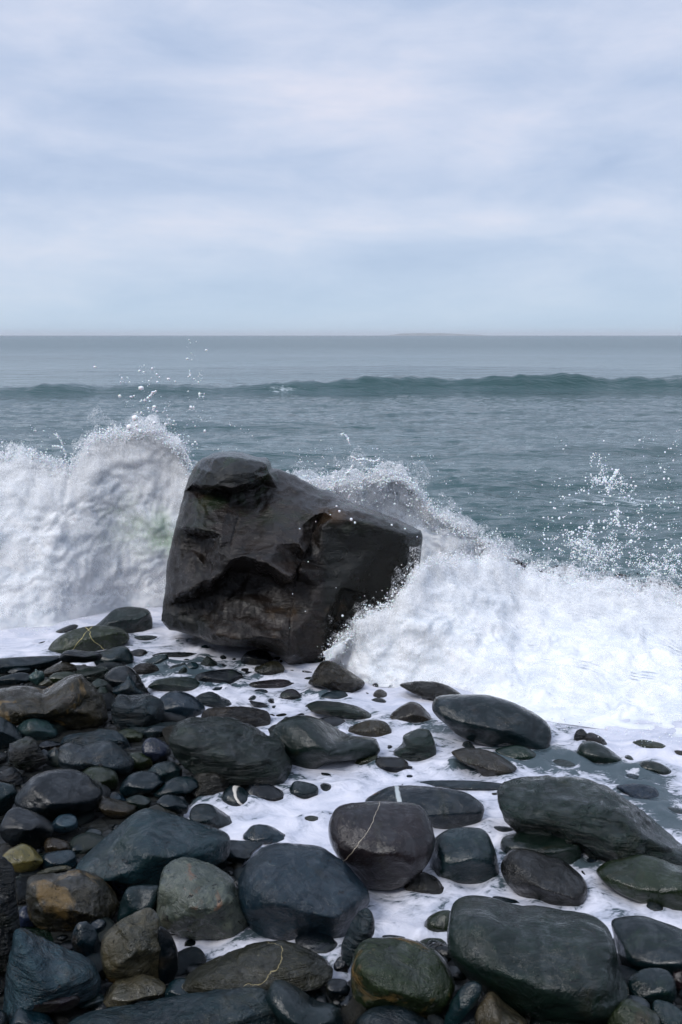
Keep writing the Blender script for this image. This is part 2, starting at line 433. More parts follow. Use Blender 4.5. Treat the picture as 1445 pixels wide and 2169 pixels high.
# tile | name | colour | material | detail | height lift cm | label | outline in the tile's own units
OFF = {'A': (0, 1250), 'B': (450, 1250), 'C': (945, 1350), 'D': (0, 1669), 'E': (450, 1669), 'F': (945, 1669)}
STONES = '''
A|boulder|slate|smooth|1|0|long low blue-black slab at the left edge against the foam|-90,405 40,402 200,410 360,420 385,450 260,492 100,502 -90,505
A|boulder|olive|goldv|3|0|low olive boulder laced with yellow veins left of the big rock|295,350 330,300 400,255 500,225 620,220 720,240 770,270 790,312 760,345 640,372 480,390 340,374
A|boulder|grey|worn|2|0|dark grey rounded boulder behind the yellow-veined one|560,235 640,165 700,115 780,102 860,112 915,135 932,200 920,250 800,285 680,285
A|pebble|black|smooth|1|0|small dark flat stone at the foot of the left wave|320,262 370,235 440,213 478,225 440,260 360,272
A|pebble|black|smooth|1|0|thin dark sliver lying in foam left of the yellow-veined boulder|190,345 250,318 300,316 284,342
A|pebble|green|worn|1|0|flat dark green stone awash right of the yellow-veined boulder|780,300 850,278 930,280 985,300 960,318 820,320
A|pebble|maroon|worn|1|0|thin reddish flat stone in foam below the big rock's left corner|1045,305 1100,290 1170,295 1185,310 1120,320
A|pebble|maroon|worn|1|0|small reddish stone just below the thin reddish flat one|1085,325 1150,314 1180,324 1140,345
A|pebble|blue|smooth|1|0|small round blue-grey pebble alone in foam below the big rock|1219,365 1232,343 1256,335 1280,345 1287,368 1268,390 1240,390
A|stone|black|smooth|2|7|glossy black lumpy stone lying on top of others near the left slab|365,405 400,368 460,360 520,375 600,385 624,412 600,440 520,446 450,440 400,440
A|stone|teal|smooth|2|0|smooth teal-grey block right of the glossy black lump|570,400 600,376 680,355 760,345 800,380 818,430 790,470 680,485 600,470
A|stone|black|smooth|1|0|small black stone at the foam edge right of the teal-grey block|795,378 850,360 895,372 905,405 850,430 810,420
A|stone|black|layered|1|0|long thin blackish slab lying across the foam edge|910,402 980,378 1100,380 1200,392 1252,410 1150,420 1050,414 960,422
A|stone|grey|smooth|1|0|grey-green round stone under the left end of the thin blackish slab|895,440 950,400 1020,395 1037,440 1030,475 960,474
A|stone|green|rough|1|0|small pointed green stone standing in foam|1218,472 1240,430 1270,403 1310,430 1342,472 1300,490
A|pebble|slate|worn|1|0|low dark sliver left of the blue-grey upright pebble|1000,490 1060,460 1130,450 1142,472 1080,497
A|pebble|blue|smooth|1|0|blue-grey upright pebble beside the pointed green stone|1138,462 1170,440 1210,450 1224,500 1180,512
A|pebble|green|rough|1|0|little triangular green stone left of the long black oval|1058,528 1095,495 1130,468 1158,512 1140,534
A|stone|black|smooth|2|0|long black oval stone ringed by foam|1188,545 1225,505 1320,488 1420,487 1480,520 1492,560 1460,590 1350,592 1230,578
A|stone|green|worn|2|0|long flat green stone left of the black oval|908,585 960,545 1080,533 1180,543 1240,590 1254,615 1150,632 1000,617
A|pebble|slate|smooth|1|0|dark pebble in foam under the long black oval|1258,602 1330,593 1392,612 1360,642 1290,634
A|stone|dbrown|rough|1|0|dark ragged stone right of the teal-grey block|800,492 850,450 920,448 972,485 950,522 860,528
A|stone|green|rough|1|0|mossy black-green stone under the teal-grey block|450,500 560,470 650,478 664,530 600,562 490,550
A|stone|brown|layered|1|2|brown slab tilted under the glossy black lump|248,512 300,472 380,440 450,465 465,500 340,534
A|pebble|slate|smooth|1|0|dark oval pebble just under the long blue-black slab|48,492 110,465 182,483 184,510 100,520
A|pebble|slate|smooth|1|0|dark pebble at the left edge under the long blue-black slab|-50,460 40,462 62,490 20,514 -50,512
A|stone|slate|smooth|1|0|long dark grey oval stone at the left edge above the ochre-faced boulder|-60,540 60,513 140,510 190,538 204,570 100,580 -60,578
A|pebble|pale|smooth|1|0|pale grey pebble between two dark ovals at the left|180,522 220,495 262,500 274,540 232,584 192,562
A|stone|olive|smooth|1|1|olive-grey oval stone above the ochre-faced boulder|298,532 340,500 420,498 480,518 524,552 440,574 340,564
A|pebble|tan|smooth|1|1|small tan pebble above the ochre-faced boulder|238,575 290,545 324,565 300,592
A|boulder|brown|rust|4|0|big ragged brown boulder with an ochre-stained face at the left edge|-90,600 0,578 120,565 220,580 270,604 380,552 480,525 530,570 580,620 640,720 645,830 560,875 420,885 350,860 280,830 140,810 0,800 -90,720
A|pebble|green|worn|1|1|green-grey pebble right of the ochre-faced boulder, the upper of two|555,577 600,540 650,558 692,612 640,624 580,604
A|pebble|green|worn|1|0|green-grey pebble right of the ochre-faced boulder, the lower of two|573,642 620,590 662,620 652,674 600,664
A|stone|black|smooth|2|1|dark stone leaning behind the pointed pale teal one|640,525 700,470 780,462 830,498 880,580 912,650 820,650 720,610
A|stone|teal|worn|2|2|pointed pale teal stone above the crusty teal boulder|690,602 760,542 796,522 850,598 892,645 800,655 720,645
A|boulder|teal|rough|3|1|crusty teal boulder with pale ridged top|685,700 735,630 800,640 900,640 970,668 1003,705 992,800 900,862 780,862 700,810
A|boulder|blue|smooth|2|0|smooth rounded blue stone with a rusty smear right of the crusty boulder|972,672 1030,622 1100,615 1180,648 1240,700 1258,742 1200,786 1060,804 985,795
A|stone|slate|layered|1|0|grey angular slab behind the ribbed green boulder|1195,655 1290,618 1380,668 1450,710 1465,735 1250,725
A|stone|dbrown|rough|3|0|brown-black block right above the ribbed green boulder|1233,772 1270,720 1380,712 1500,715 1630,745 1658,790 1640,850 1500,866 1300,846
A|boulder|green|layered|4|0|large ribbed dark green boulder mid-left|1036,900 1055,840 1100,790 1180,770 1350,770 1420,780 1560,838 1650,900 1730,940 1758,1000 1797,1080 1784,1160 1730,1204 1500,1196 1300,1160 1180,1110 1080,1010
A|stone|grey|smooth|2|0|grey-green stone cut by the left edge under the ochre-faced boulder|-90,790 0,768 60,808 112,860 142,920 130,962 0,980 -90,975
A|stone|pale|smooth|2|0|pale green-grey rounded stone under the ochre-faced boulder|108,852 150,790 220,768 290,798 342,860 344,902 290,924 180,914
A|stone|dbrown|rough|2|2|gnarled black stone with a shiny hollow|58,965 100,920 180,898 232,938 240,980 284,1030 272,1072 180,1104 110,1084 60,1022
A|stone|blue|layered|2|0|bluish slab behind the bean-shaped grey stone|378,925 420,870 560,863 620,850 720,878 782,940 803,1005 700,980 600,960 470,960
A|boulder|grey|worn|3|2|bean-shaped grey stone with a dented right end|363,1005 378,938 440,916 495,930 540,940 610,924 690,938 765,1000 818,1062 803,1124 740,1154 670,1126 590,1098 480,1096 388,1074
A|pebble|black|smooth|1|0|small dark pebble under the pale green-grey rounded stone|238,942 290,918 372,945 350,982 270,984
A|pebble|blue|smooth|1|1|small blue-grey pebble left of the bean-shaped stone|238,1012 270,974 312,1010 302,1054
A|pebble|grey|smooth|1|1|small grey pebble touching the bean-shaped stone's left end|298,1012 340,972 372,1010 362,1062 310,1054
A|pebble|olive|smooth|1|0|olive-brown oval pebble right of the bean-shaped stone|798,1002 850,993 922,1030 934,1072 860,1104 800,1084
A|stone|violet|smooth|2|1|blue-violet rounded stone left of the ribbed green boulder|868,965 900,908 960,906 1032,958 1044,1012 980,1064 900,1044
A|pebble|grey|smooth|1|0|grey pebble above the blue-violet stone|878,856 940,823 1052,845 1064,872 960,905 900,905
A|pebble|olive|worn|1|0|dark olive pebble under the crusty teal boulder|728,862 800,848 874,892 852,934 780,924
A|stone|teal|worn|2|0|green-grey stone with a pale crack under the blue-violet one|906,1104 960,1058 1050,1052 1113,1100 1103,1154 1000,1174 930,1144
A|stone|olive|smooth|2|1|olive-brown egg-shaped stone under the bean-shaped one|478,1134 540,1083 620,1082 702,1118 724,1182 694,1234 600,1216 500,1176
A|stone|slate|smooth|2|1|dark grey slab-sided stone right of the olive-brown egg|738,1195 790,1130 870,1108 962,1128 993,1182 934,1244 800,1260 745,1240
A|stone|teal|smooth|1|0|dark teal stone left of the black block with a pale seam|938,1235 1000,1180 1080,1146 1180,1153 1214,1200 1152,1254 1000,1274
A|stone|dbrown|layered|2|0|squarish black block with a pale upright seam|1158,1158 1240,1103 1330,1102 1392,1148 1404,1222 1334,1294 1220,1296 1168,1234
A|boulder|black|smooth|3|3|large smooth purple-black boulder near the left edge|98,1255 148,1180 218,1120 320,1098 440,1106 530,1146 582,1200 622,1252 602,1344 500,1396 280,1400 150,1336
A|pebble|brown|smooth|1|1|brown shoulder-shaped stone against the smooth purple-black boulder|548,1158 600,1166 652,1228 624,1274 570,1262
A|stone|brown|worn|2|0|brown wedge with a pinkish edge right of the purple-black boulder|593,1295 630,1253 700,1276 780,1308 834,1352 752,1404 650,1376
A|pebble|blue|smooth|1|0|small blue pebble above the brown wedge|648,1252 708,1233 774,1290 742,1314 680,1286
A|pebble|green|worn|1|0|dark green pebble with a pale rim above the grey slab peak|776,1272 850,1253 924,1290 904,1344 820,1346 788,1314
A|stone|slate|smooth|1|1|dark grey oval stone above the wide grey slab's right shoulder|958,1295 1010,1253 1080,1262 1154,1320 1134,1374 1040,1356
A|pebble|brown|smooth|1|0|dark brownish rounded pebble against the grey slab peak|908,1334 970,1308 1044,1338 1084,1384 980,1390
A|stone|teal|smooth|2|1|teal stone cut by the left edge beside the purple-black boulder|-90,1180 0,1176 80,1206 103,1260 62,1344 0,1374 -90,1360
A|stone|black|layered|1|0|dark slab behind the teal stone at the left edge|-60,1120 0,1106 80,1088 144,1170 100,1208 0,1190
D|stone|black|smooth|3|2|black rounded stone with a flat pale facet, left of the pale disc|8,215 58,130 120,110 200,148 292,208 324,270 294,346 200,376 80,346 18,284
D|pebble|pale|smooth|1|2|pale grey disc-like pebble between dark stones|313,225 358,170 420,163 467,188 472,250 400,276 330,260
A|stone|slate|worn|2|0|pointed dark stone standing in foam right of the grey slab peak|1163,1355 1200,1312 1280,1308 1352,1352 1420,1425 1352,1480 1240,1462 1172,1410
B|stone|black|smooth|2|0|shiny black stone at the foot of the big rock|173,425 208,380 280,366 342,383 374,430 332,470 260,474 190,454
B|stone|brown|cream|1|0|dark wet stone with a patch of ochre at the big rock's foot|255,485 340,440 400,438 444,490 382,550 320,524
B|boulder|brown|rough|3|0|brown-black peaked boulder at the edge of the right wave|588,574 610,520 660,445 720,430 780,458 860,508 934,562 904,614 850,654 760,612 680,592
B|stone|maroon|worn|1|0|low reddish-brown stone awash in the foam|198,595 250,560 400,546 472,558 518,612 420,606 300,600
B|pebble|maroon|smooth|1|0|small domed reddish-brown stone alone in the foam|413,645 450,610 500,606 542,640 554,694 470,695
B|stone|slate|smooth|1|0|low dark flat stone above the mottled long one|658,655 720,620 800,618 842,658 854,704 760,696
B|pebble|slate|smooth|1|0|tiny low dark stone left above the mottled long one|580,650 640,633 702,650 640,664
B|stone|green|layered|2|0|long mottled dark green stone with wet glints in the foam|573,705 640,678 760,683 880,708 980,758 1018,798 920,806 760,776 620,750
B|stone|brown|worn|2|0|grey-brown rounded stone behind the grey-green saddle boulder|818,865 880,820 980,793 1062,808 1098,860 1082,904 980,912 880,892
B|stone|brown|smooth|2|0|grey-brown cone-shaped stone left of the long smooth boulder|1066,794 1140,720 1210,683 1272,698 1332,758 1360,798 1270,830 1150,816
B|boulder|green|smooth|4|0|saddle-shaped grey-green boulder in the middle|345,900 380,830 430,790 540,763 640,778 740,828 820,878 900,898 980,898 1023,948 1018,1004 900,1036 720,1050 640,1090 560,1110 480,1080 420,1000
B|stone|black|smooth|1|0|blackish stone behind the saddle-shaped boulder|648,794 740,773 812,798 824,854 740,870
B|pebble|olive|smooth|1|0|small olive stone at the right tip of the saddle-shaped boulder|853,1080 890,1018 960,983 1013,1010 992,1064 920,1100
B|stone|black|worn|2|0|small dark blocky stone in foam right of the olive one|993,1055 1030,1023 1160,1028 1203,1070 1160,1114 1090,1130 1008,1100
B|stone|green|layered|3|0|layered dark green stone with stepped top standing in foam|1108,988 1160,940 1170,890 1260,848 1322,853 1352,900 1373,980 1362,1044 1250,1060 1128,1026
B|stone|slate|smooth|2|0|dark cube-like stone alone in the white foam|463,1236 500,1173 570,1176 643,1203 644,1262 582,1304 500,1276
B|stone|black|smooth|2|0|flat glossy black oval stone below the ribbed boulder|198,1236 240,1188 340,1188 422,1228 483,1288 484,1324 380,1318 280,1298
B|stone|slate|striped|3|0|dark egg-shaped stone with a curved white stripe|38,1298 78,1220 130,1193 200,1218 262,1288 294,1352 200,1362 100,1342
B|stone|slate|smooth|1|-1|dark stone half under the white-striped one|38,1340 140,1320 234,1360 182,1406 100,1420 40,1386
B|pebble|brown|worn|1|0|small wet brown pebble in foam left of the maroon boulder|538,1405 600,1380 682,1400 693,1432 600,1442
B|pebble|black|smooth|1|0|dark sliver of stone poking from the white foam|663,1122 710,1121 747,1148 750,1180 700,1156
B|pebble|slate|smooth|1|-1|grey stone almost drowned under thin foam|778,1244 850,1226 914,1248 860,1266
B|pebble|slate|smooth|1|0|small low dark stone under the stepped green one|1158,1148 1210,1130 1268,1158 1240,1176
B|stone|blue|smooth|1|0|low blue-grey stone right below the stepped green one|1333,1108 1390,1085 1450,1068 1484,1108 1400,1130
B|pebble|slate|smooth|1|0|small bluish pebble in foam above the stepped green one|1093,852 1150,836 1213,852 1160,872
E|boulder|slate|paleband|3|0|smooth dark boulder with a pale band and rusty end behind the maroon one|930,95 1000,40 1080,3 1200,-10 1430,-2 1560,23 1642,75 1663,110 1642,185 1570,225 1450,260 1360,240 1200,150 1000,130
C|stone|slate|smooth|2|0|long flat dark stone behind the pale-banded boulder|-165,912 -120,892 0,882 150,876 350,883 412,922 380,956 250,948 150,956 0,940
B|stone|green|rough|2|0|dark stub of rock at the foot of the big rock's seam|478,408 520,340 620,328 704,350 684,434 600,462 500,456
B|pebble|slate|smooth|1|0|dark pebble below the long black oval, at the foam|-30,610 60,593 94,620 40,650 -30,636
B|pebble|black|rough|1|0|jagged black chip behind the brown-black block|228,678 300,688 338,705 332,746 270,726
B|stone|black|rough|2|1|black angular stone wedged between ribbed and saddle boulders|340,858 380,825 430,828 490,880 510,950 470,1050 430,1000 380,920
C|boulder|slate|smooth|4|0|long smooth slate-grey boulder below the right wave|-92,440 -62,385 0,368 140,357 260,355 400,388 520,438 600,488 638,540 645,620 638,674 570,690 480,672 380,640 270,660 150,640 60,600 0,545 -72,495
C|stone|dbrown|rough|2|0|low dark stone under spray left behind the long smooth boulder|-290,302 -200,273 -80,270 0,288 60,318 112,362 0,392 -60,402 -130,374
C|stone|brown|worn|3|0|grey-brown stone with water running round it|28,718 110,683 240,688 330,718 418,770 424,802 290,868 240,860 180,810 90,772
C|stone|green|smooth|1|0|low dark green stone awash right of the grey-brown one|298,700 400,666 480,666 554,710 542,754 440,782 378,746
C|pebble|black|smooth|1|0|small dark pebble right of the low green stone|648,728 680,703 748,738 722,759 660,759
C|stone|grey|worn|1|-1|bluish drowned stone showing through thin water|588,786 700,748 800,768 854,792 740,836 640,856
C|stone|black|rough|2|1|black knobbly stone behind the domed dark green one|783,614 798,575 830,560 862,588 856,644 800,656
C|stone|dbrown|rough|1|1|dark brown wedge behind the domed dark green stone|838,622 880,586 950,608 1000,668 900,670
C|stone|green|smooth|2|0|domed dark green stone near the right wave's edge|803,716 828,660 890,641 960,658 1042,708 1090,748 1010,784 900,776 818,746
C|stone|olive|worn|1|0|low olive stone under the right wave near the right edge|1138,660 1200,633 1320,643 1379,690 1290,696 1180,682
C|stone|green|smooth|2|0|dark olive oval stone near the right edge in foam|1173,806 1210,768 1280,763 1352,788 1414,852 1300,854 1208,841
C|pebble|brown|smooth|1|0|brown stone cut by the right edge under the wave|1358,722 1410,693 1490,698 1500,740 1400,740
C|stone|blue|layered|1|-1|bluish triangular stone showing through thin water|1048,884 1120,838 1190,848 1274,890 1220,916 1120,906
C|stone|blue|layered|1|-1|wide blue-grey stone just under the running water|1038,936 1150,900 1270,908 1312,970 1334,1022 1250,1056 1150,990
C|pebble|blue|smooth|1|-1|small blue-grey stone drowned above the dark olive oval|1198,744 1260,723 1334,760 1280,780
C|boulder|green|rough|4|0|broad mossy ridged boulder at the right|303,1015 338,960 420,923 560,893 740,878 900,883 960,898 1060,948 1160,1008 1280,1088 1380,1158 1450,1208 1560,1260 1600,1350 1540,1400 1340,1400 1200,1390 1100,1400 900,1370 820,1300 760,1330 640,1330 500,1290 390,1210 332,1110
C|pebble|black|smooth|1|0|flat black stone left of the mossy ridged boulder|238,1188 290,1163 370,1158 474,1185 440,1226 370,1240 288,1230
C|stone|green|smooth|3|0|flat-topped green stone in front of the mossy ridged boulder|336,1310 348,1250 450,1208 580,1188 740,1192 812,1213 824,1290 800,1396 700,1400 580,1400 380,1360
F|boulder|dbrown|worn|4|0|dark dimpled dome-shaped boulder above the huge oval one|333,525 348,460 400,400 480,390 560,398 620,418 700,428 780,478 842,530 864,600 834,684 740,732 620,732 480,690 376,606
F|boulder|steel|smooth|3|0|squarish blue-grey boulder right of the maroon one|-90,340 0,270 100,248 210,248 262,288 302,380 325,470 321,560 270,602 100,600 -60,570 -110,430
F|boulder|olive|smooth|4|0|dark olive-green boulder cut by the right edge in foam|923,570 980,500 1080,460 1180,423 1280,423 1380,448 1500,463 1580,560 1560,700 1350,740 1220,712 1100,680 1000,638
F|pebble|slate|smooth|1|0|small dark pebble in foam under the olive-green boulder|1223,744 1250,698 1300,703 1343,750 1304,806 1258,796
F|boulder|green|worn|5|0|huge dark green oval boulder in the lower right|2,890 18,780 100,728 200,706 320,720 420,738 560,733 700,738 850,743 950,788 1002,850 1042,960 1064,1060 1103,1120 1094,1225 980,1316 850,1380 650,1400 450,1360 280,1290 130,1200 38,1108 6,985
F|stone|slate|smooth|1|0|low dark stone behind the huge oval boulder's upper edge|238,704 300,673 400,678 500,703 556,735 420,752 300,736
F|boulder|slate|smooth|4|0|black-blue boulder cut by the right edge beside the huge oval one|1006,880 1080,833 1200,808 1330,826 1450,848 1580,890 1580,1130 1400,1160 1200,1160 1096,1118 1046,1000
F|stone|slate|smooth|3|0|dark ball-shaped stone in the lower right corner|1126,1190 1196,1130 1290,1103 1352,1113 1393,1160 1404,1242 1372,1314 1280,1348 1170,1328 1116,1264
F|stone|slate|orangering|3|0|dark stone with a thin orange ring at the lower right|790,1420 856,1330 960,1278 1040,1263 1180,1256 1244,1300 1222,1350 1100,1400 1000,1460 880,1490
F|stone|olive|worn|3|1|brown-green stone cut by the bottom edge at the right corner|996,1410 1056,1330 1120,1308 1200,1326 1294,1372 1310,1500 1260,1560 1010,1560
F|stone|teal|worn|2|0|green speckled stone in the bottom right corner|1266,1345 1340,1323 1420,1348 1500,1420 1500,1540 1280,1540
F|stone|teal|smooth|2|1|elongated blue-green stone standing at the huge boulder's left foot|-10,1410 38,1300 108,1210 170,1188 218,1220 202,1292 132,1374 70,1456 0,1480
F|stone|tan|worn|3|0|blue-grey stone with a tan top at the bottom edge|166,1430 188,1340 238,1278 290,1263 362,1318 442,1368 504,1420 490,1540 170,1540
E|stone|olive|smooth|2|0|shiny round olive stone half behind the huge oval boulder|1288,878 1318,800 1388,758 1450,753 1484,800 1474,904 1400,930 1318,912
E|pebble|olive|smooth|1|0|olive pebble under the shiny round one|1248,950 1320,923 1400,923 1444,960 1434,1006 1330,990
F|pebble|slate|rough|1|0|pointed dark chip right of the dimpled dome boulder|826,512 870,545 903,590 862,600
E|stone|dbrown|rough|2|0|small weed-fringed dark stone under the maroon boulder|1176,600 1230,538 1290,518 1372,548 1448,610 1474,662 1380,690 1280,672 1198,650
F|pebble|maroon|smooth|1|0|dark stone cut by the right edge beside the ball-shaped one|1388,1155 1450,1118 1500,1180 1480,1260 1400,1236
F|pebble|slate|layered|1|0|flat dark stone in the wash below the mossy ridged boulder|798,484 870,430 944,440 924,474 828,500
C|stone|grey|smooth|1|-1|grey stone at the right edge above the mossy ridged boulder|1308,1074 1370,1043 1480,1056 1500,1150 1400,1150 1328,1106
D|boulder|steel|worn|5|1|wide peaked slate-grey slab with white specks|476,420 558,340 678,250 798,160 900,123 992,146 1100,186 1222,236 1342,288 1404,330 1408,420 1366,490 1210,540 1050,600 960,640 866,610 776,560 700,540 560,535 478,490
E|stone|slate|smooth|2|0|grey stone between the peaked slab and the blue dome|78,322 200,326 324,348 252,402 172,488 108,512 76,430
E|stone|slate|worn|2|0|dark stone at the right tip of the peaked slate slab|-80,285 0,268 62,298 87,360 84,480 40,510 -20,480 -70,400
D|boulder|cream|cream|4|2|cream-and-rust blocky boulder beside the blue dome|951,780 976,590 1008,485 1100,428 1200,436 1320,490 1422,566 1468,660 1503,760 1518,855 1482,936 1360,925 1200,912 1078,872 978,830
E|boulder|steel|worn|5|0|large blue-grey dome-shaped boulder in the lower middle|156,570 198,470 258,400 350,348 440,340 560,352 680,372 760,426 832,478 902,558 953,618 963,704 924,756 850,850 775,925 600,925 480,930 330,930 215,922 196,790 166,670
E|boulder|maroon|maroonv|5|3|rounded maroon boulder with a thin curved vein|705,245 718,190 758,133 830,103 950,92 1150,89 1252,102 1313,148 1348,230 1363,320 1333,424 1272,506 1180,578 1100,608 1000,610 900,590 836,510 756,406 712,314
D|boulder|brown|rust|4|1|brown-faced boulder with a green right side|171,630 188,520 280,503 380,518 480,506 582,548 663,618 713,700 718,764 662,838 560,862 400,862 260,830 186,750
D|stone|ochre|smooth|3|2|bright ochre-yellow pebble near the left edge|12,415 58,370 140,343 192,368 243,430 259,472 202,516 130,520 58,486
D|pebble|brown|smooth|1|1|brown-grey pebble right of the ochre-yellow one|273,334 300,298 350,307 412,338 434,392 350,402 288,396
D|pebble|blue|smooth|1|0|slate-blue flat-topped pebble right of the ochre-yellow one|256,436 290,390 430,392 464,430 454,496 350,508 266,488
D|stone|slate|smooth|2|1|leaning slate stone between the cream boulder and the brown-faced one|716,790 738,700 778,618 840,602 974,618 966,700 944,784 880,812 746,862
D|boulder|tan|rust|4|2|tan-brown faceted boulder with a broken ledge|622,960 648,880 738,818 880,762 932,767 984,830 994,1000 988,1176 900,1200 760,1186 656,1142 626,1050
D|stone|black|smooth|2|0|dark stone hidden behind the tan-brown faceted boulder|975,870 1042,898 1088,1000 1088,1112 1020,1228 970,1180
D|stone|slate|smooth|2|1|small grey egg-shaped stone below the brown-faced boulder|442,905 478,833 540,832 593,888 604,974 562,1060 476,1020 446,956
D|pebble|slate|smooth|1|1|small grey pebble tucked behind the grey egg-shaped one|546,842 600,808 648,828 644,894 600,926
D|pebble|violet|smooth|1|1|purplish pebble beside the tall black stone at the left edge|102,774 150,722 212,738 248,800 222,850 118,842
D|boulder|black|rough|4|4|tall black grooved stone cut by the left edge|-130,440 0,428 60,468 103,540 108,700 113,880 82,1004 40,1136 0,1190 -130,1190
D|boulder|paleblue|layered|4|0|wide pale blue-grey slab at the lower left|10,1320 56,1060 98,900 122,838 200,868 332,956 462,1036 564,1106 606,1200 586,1300 460,1346 240,1370 10,1410
D|stone|green|rough|2|-1|mossy green stone behind the pale blue-grey slab|118,846 220,836 350,876 472,958 566,1052 500,1100 340,1000
D|stone|maroon|smooth|3|4|smooth maroon oval stone lying on the pale blue-grey slab|141,1264 188,1213 300,1210 402,1222 464,1268 484,1334 400,1378 260,1360 166,1318
D|pebble|teal|smooth|1|1|small flat green stone right of the maroon oval|478,1304 540,1273 612,1268 644,1312 560,1342 488,1336
D|stone|tan|worn|3|0|lumpy tan stone with an orange left end|612,1286 658,1220 718,1168 800,1157 880,1152 962,1188 1014,1240 984,1298 860,1312 700,1342 636,1328
D|pebble|teal|smooth|2|0|green round pebble left of the veined brown boulder|1006,1236 1058,1178 1130,1172 1194,1218 1216,1284 1130,1304 1026,1292
D|boulder|teal|layered|4|1|long flat grey-green slab along the bottom edge|362,1460 436,1365 560,1322 800,1306 1100,1287 1400,1282 1600,1297 1690,1350 1750,1480 1740,1600 1000,1620 380,1600
D|stone|teal|smooth|2|1|teal stone in the bottom left corner under the maroon oval|64,1410 138,1328 222,1358 304,1420 336,1530 60,1540
D|stone|slate|smooth|1|0|dark stone in the very bottom left corner|-80,1374 0,1366 44,1400 64,1530 -80,1540
E|boulder|brown|veined|4|0|flat brown-green boulder with pale veins and a broken top|-225,1190 -130,1100 0,1038 120,998 240,963 340,952 450,957 540,987 642,1037 703,1078 740,1130 726,1196 650,1240 480,1262 340,1282 180,1288 0,1284 -150,1262
E|stone|black|smooth|3|0|black wet round stone under the blue dome|506,924 558,888 640,882 712,907 773,958 794,1022 752,1068 680,1052 600,1012 518,970
E|stone|teal|layered|3|2|tall dark stone leaning right of the blue dome|786,970 846,840 898,768 950,748 988,798 994,882 954,954 872,996 852,1110 806,1100
E|pebble|black|smooth|1|0|little dark stone at the foot of the tall leaning one|732,1096 778,1038 822,1058 834,1156 778,1138
E|stone|black|smooth|2|1|black shiny stone between the veined boulder and the rust-spotted one|696,1206 738,1173 812,1182 844,1230 804,1298 716,1288
E|stone|slate|smooth|4|1|slate-blue ridged stone at the bottom edge|326,1268 368,1198 430,1185 522,1227 642,1306 742,1327 794,1380 806,1540 480,1540 396,1404 336,1316
E|pebble|black|smooth|1|1|little black stone left of the rust-spotted boulder's foot|776,1316 830,1273 902,1287 914,1342 850,1368 786,1348
E|boulder|olive|rust|5|1|rounded brown-green boulder with a rust-coloured spot|852,1070 876,1000 936,948 1040,932 1160,932 1280,957 1382,1007 1444,1078 1486,1180 1454,1286 1382,1358 1260,1390 1100,1362 956,1350 866,1288 846,1176
E|stone|slate|smooth|1|0|low dark stone behind the rust-spotted boulder|976,926 1080,902 1180,912 1246,945 1200,970 1050,970
E|stone|slate|cream|3|0|dark stone with a cream patch cut by the bottom edge|874,1440 956,1370 1060,1342 1180,1352 1302,1408 1366,1450 1366,1570 880,1570
E|stone|blue|smooth|2|0|smooth grey half-dome stone in foam above the blue dome|186,294 238,233 300,223 372,242 433,288 459,342 340,362 238,330
E|pebble|slate|smooth|1|0|small dark pebble touching the maroon boulder's left side|676,194 710,158 749,163 742,206 700,212
D|pebble|tan|smooth|1|0|small tan chip beside the brown-faced boulder's top|568,534 620,498 644,518 634,564 590,560
D|pebble|violet|smooth|1|1|upright bluish pebble under the peaked slate slab|686,545 720,502 764,528 780,600 740,650 692,610
D|pebble|slate|smooth|1|0|grey pebble above the peaked slate slab's left corner|516,276 560,248 624,273 606,326 540,336
D|pebble|slate|smooth|1|0|little dark pebble at the peaked slate slab's left corner|436,366 480,341 534,355 506,406 456,406
D|pebble|black|smooth|1|0|black stone half sunk in foam under the cream boulder|1098,976 1160,928 1234,970 1150,1008
D|pebble|green|smooth|1|0|small green pebble between tall black stone and brown-faced boulder|103,545 140,548 149,600 110,636
D|pebble|pale|smooth|1|0|small pale pebble left of the brown-faced boulder|108,644 150,613 189,640 150,666
D|pebble|tan|layered|1|1|thin tan slab on the brown-faced boulder's top|226,505 300,484 400,485 434,510 300,522
'''
# ------------------------------------------------------------------ beach terrain
DRY_PX = [(-900, 1400), (-200, 1398), (60, 1400), (230, 1415), (300, 1440), (330, 1500), (420, 1545), (560, 1600), (600, 1640), (545, 1680), (420, 1690),
          (390, 1735), (480, 1790), (530, 1850), (560, 1960), (400, 1965), (345, 1990), (370, 2045), (640, 2060), (720, 2075), (800, 2020), (950, 2010),
          (1010, 2060), (1300, 2010), (1500, 1990), (2200, 1960), (2200, 3200), (-900, 3200)]
DRY = [tuple(on_level(x, min(y, 2700), 0.0)[:2]) for x, y in DRY_PX]


def ground_z(x, y):
    x = np.atleast_1d(np.asarray(x, float)); y = np.atleast_1d(np.asarray(y, float))
    d = poly_mask(x, y, DRY, 0.06)
    behind = smooth01((1.2 - y) / 1.0)
    d = np.maximum(d, behind)
    z = -0.075 + 0.10 * d
    z = z - 0.5 * smooth01((y - 6.2) / 4.0)
    z = z + 0.9 * smooth01((0.5 - y) / 14.0)
    p = np.stack([x * 5, y * 5, x * 0], 1)
    return z + 0.010 * fbm(p, 4)


m, t, b = new_mat('dark wet shingle')
co = N(t, 'ShaderNodeTexCoord')
v = N(t, 'ShaderNodeTexVoronoi', ins={'Scale': 38.0})
t.links.new(co.outputs['Object'], v.inputs['Vector'])
c = mix_col(t, noise_node(t, co.outputs['Object'], 30, 4, 0.6), (0.006, 0.007, 0.008), (0.028, 0.030, 0.028))
t.links.new(c, b.inputs['Base Color'])
b.inputs['Roughness'].default_value = 0.4
b.inputs['Specular IOR Level'].default_value = 0.3
t.links.new(bump(t, v.outputs['Distance'], 0.8, 0.012), b.inputs['Normal'])
M['shingle'] = m

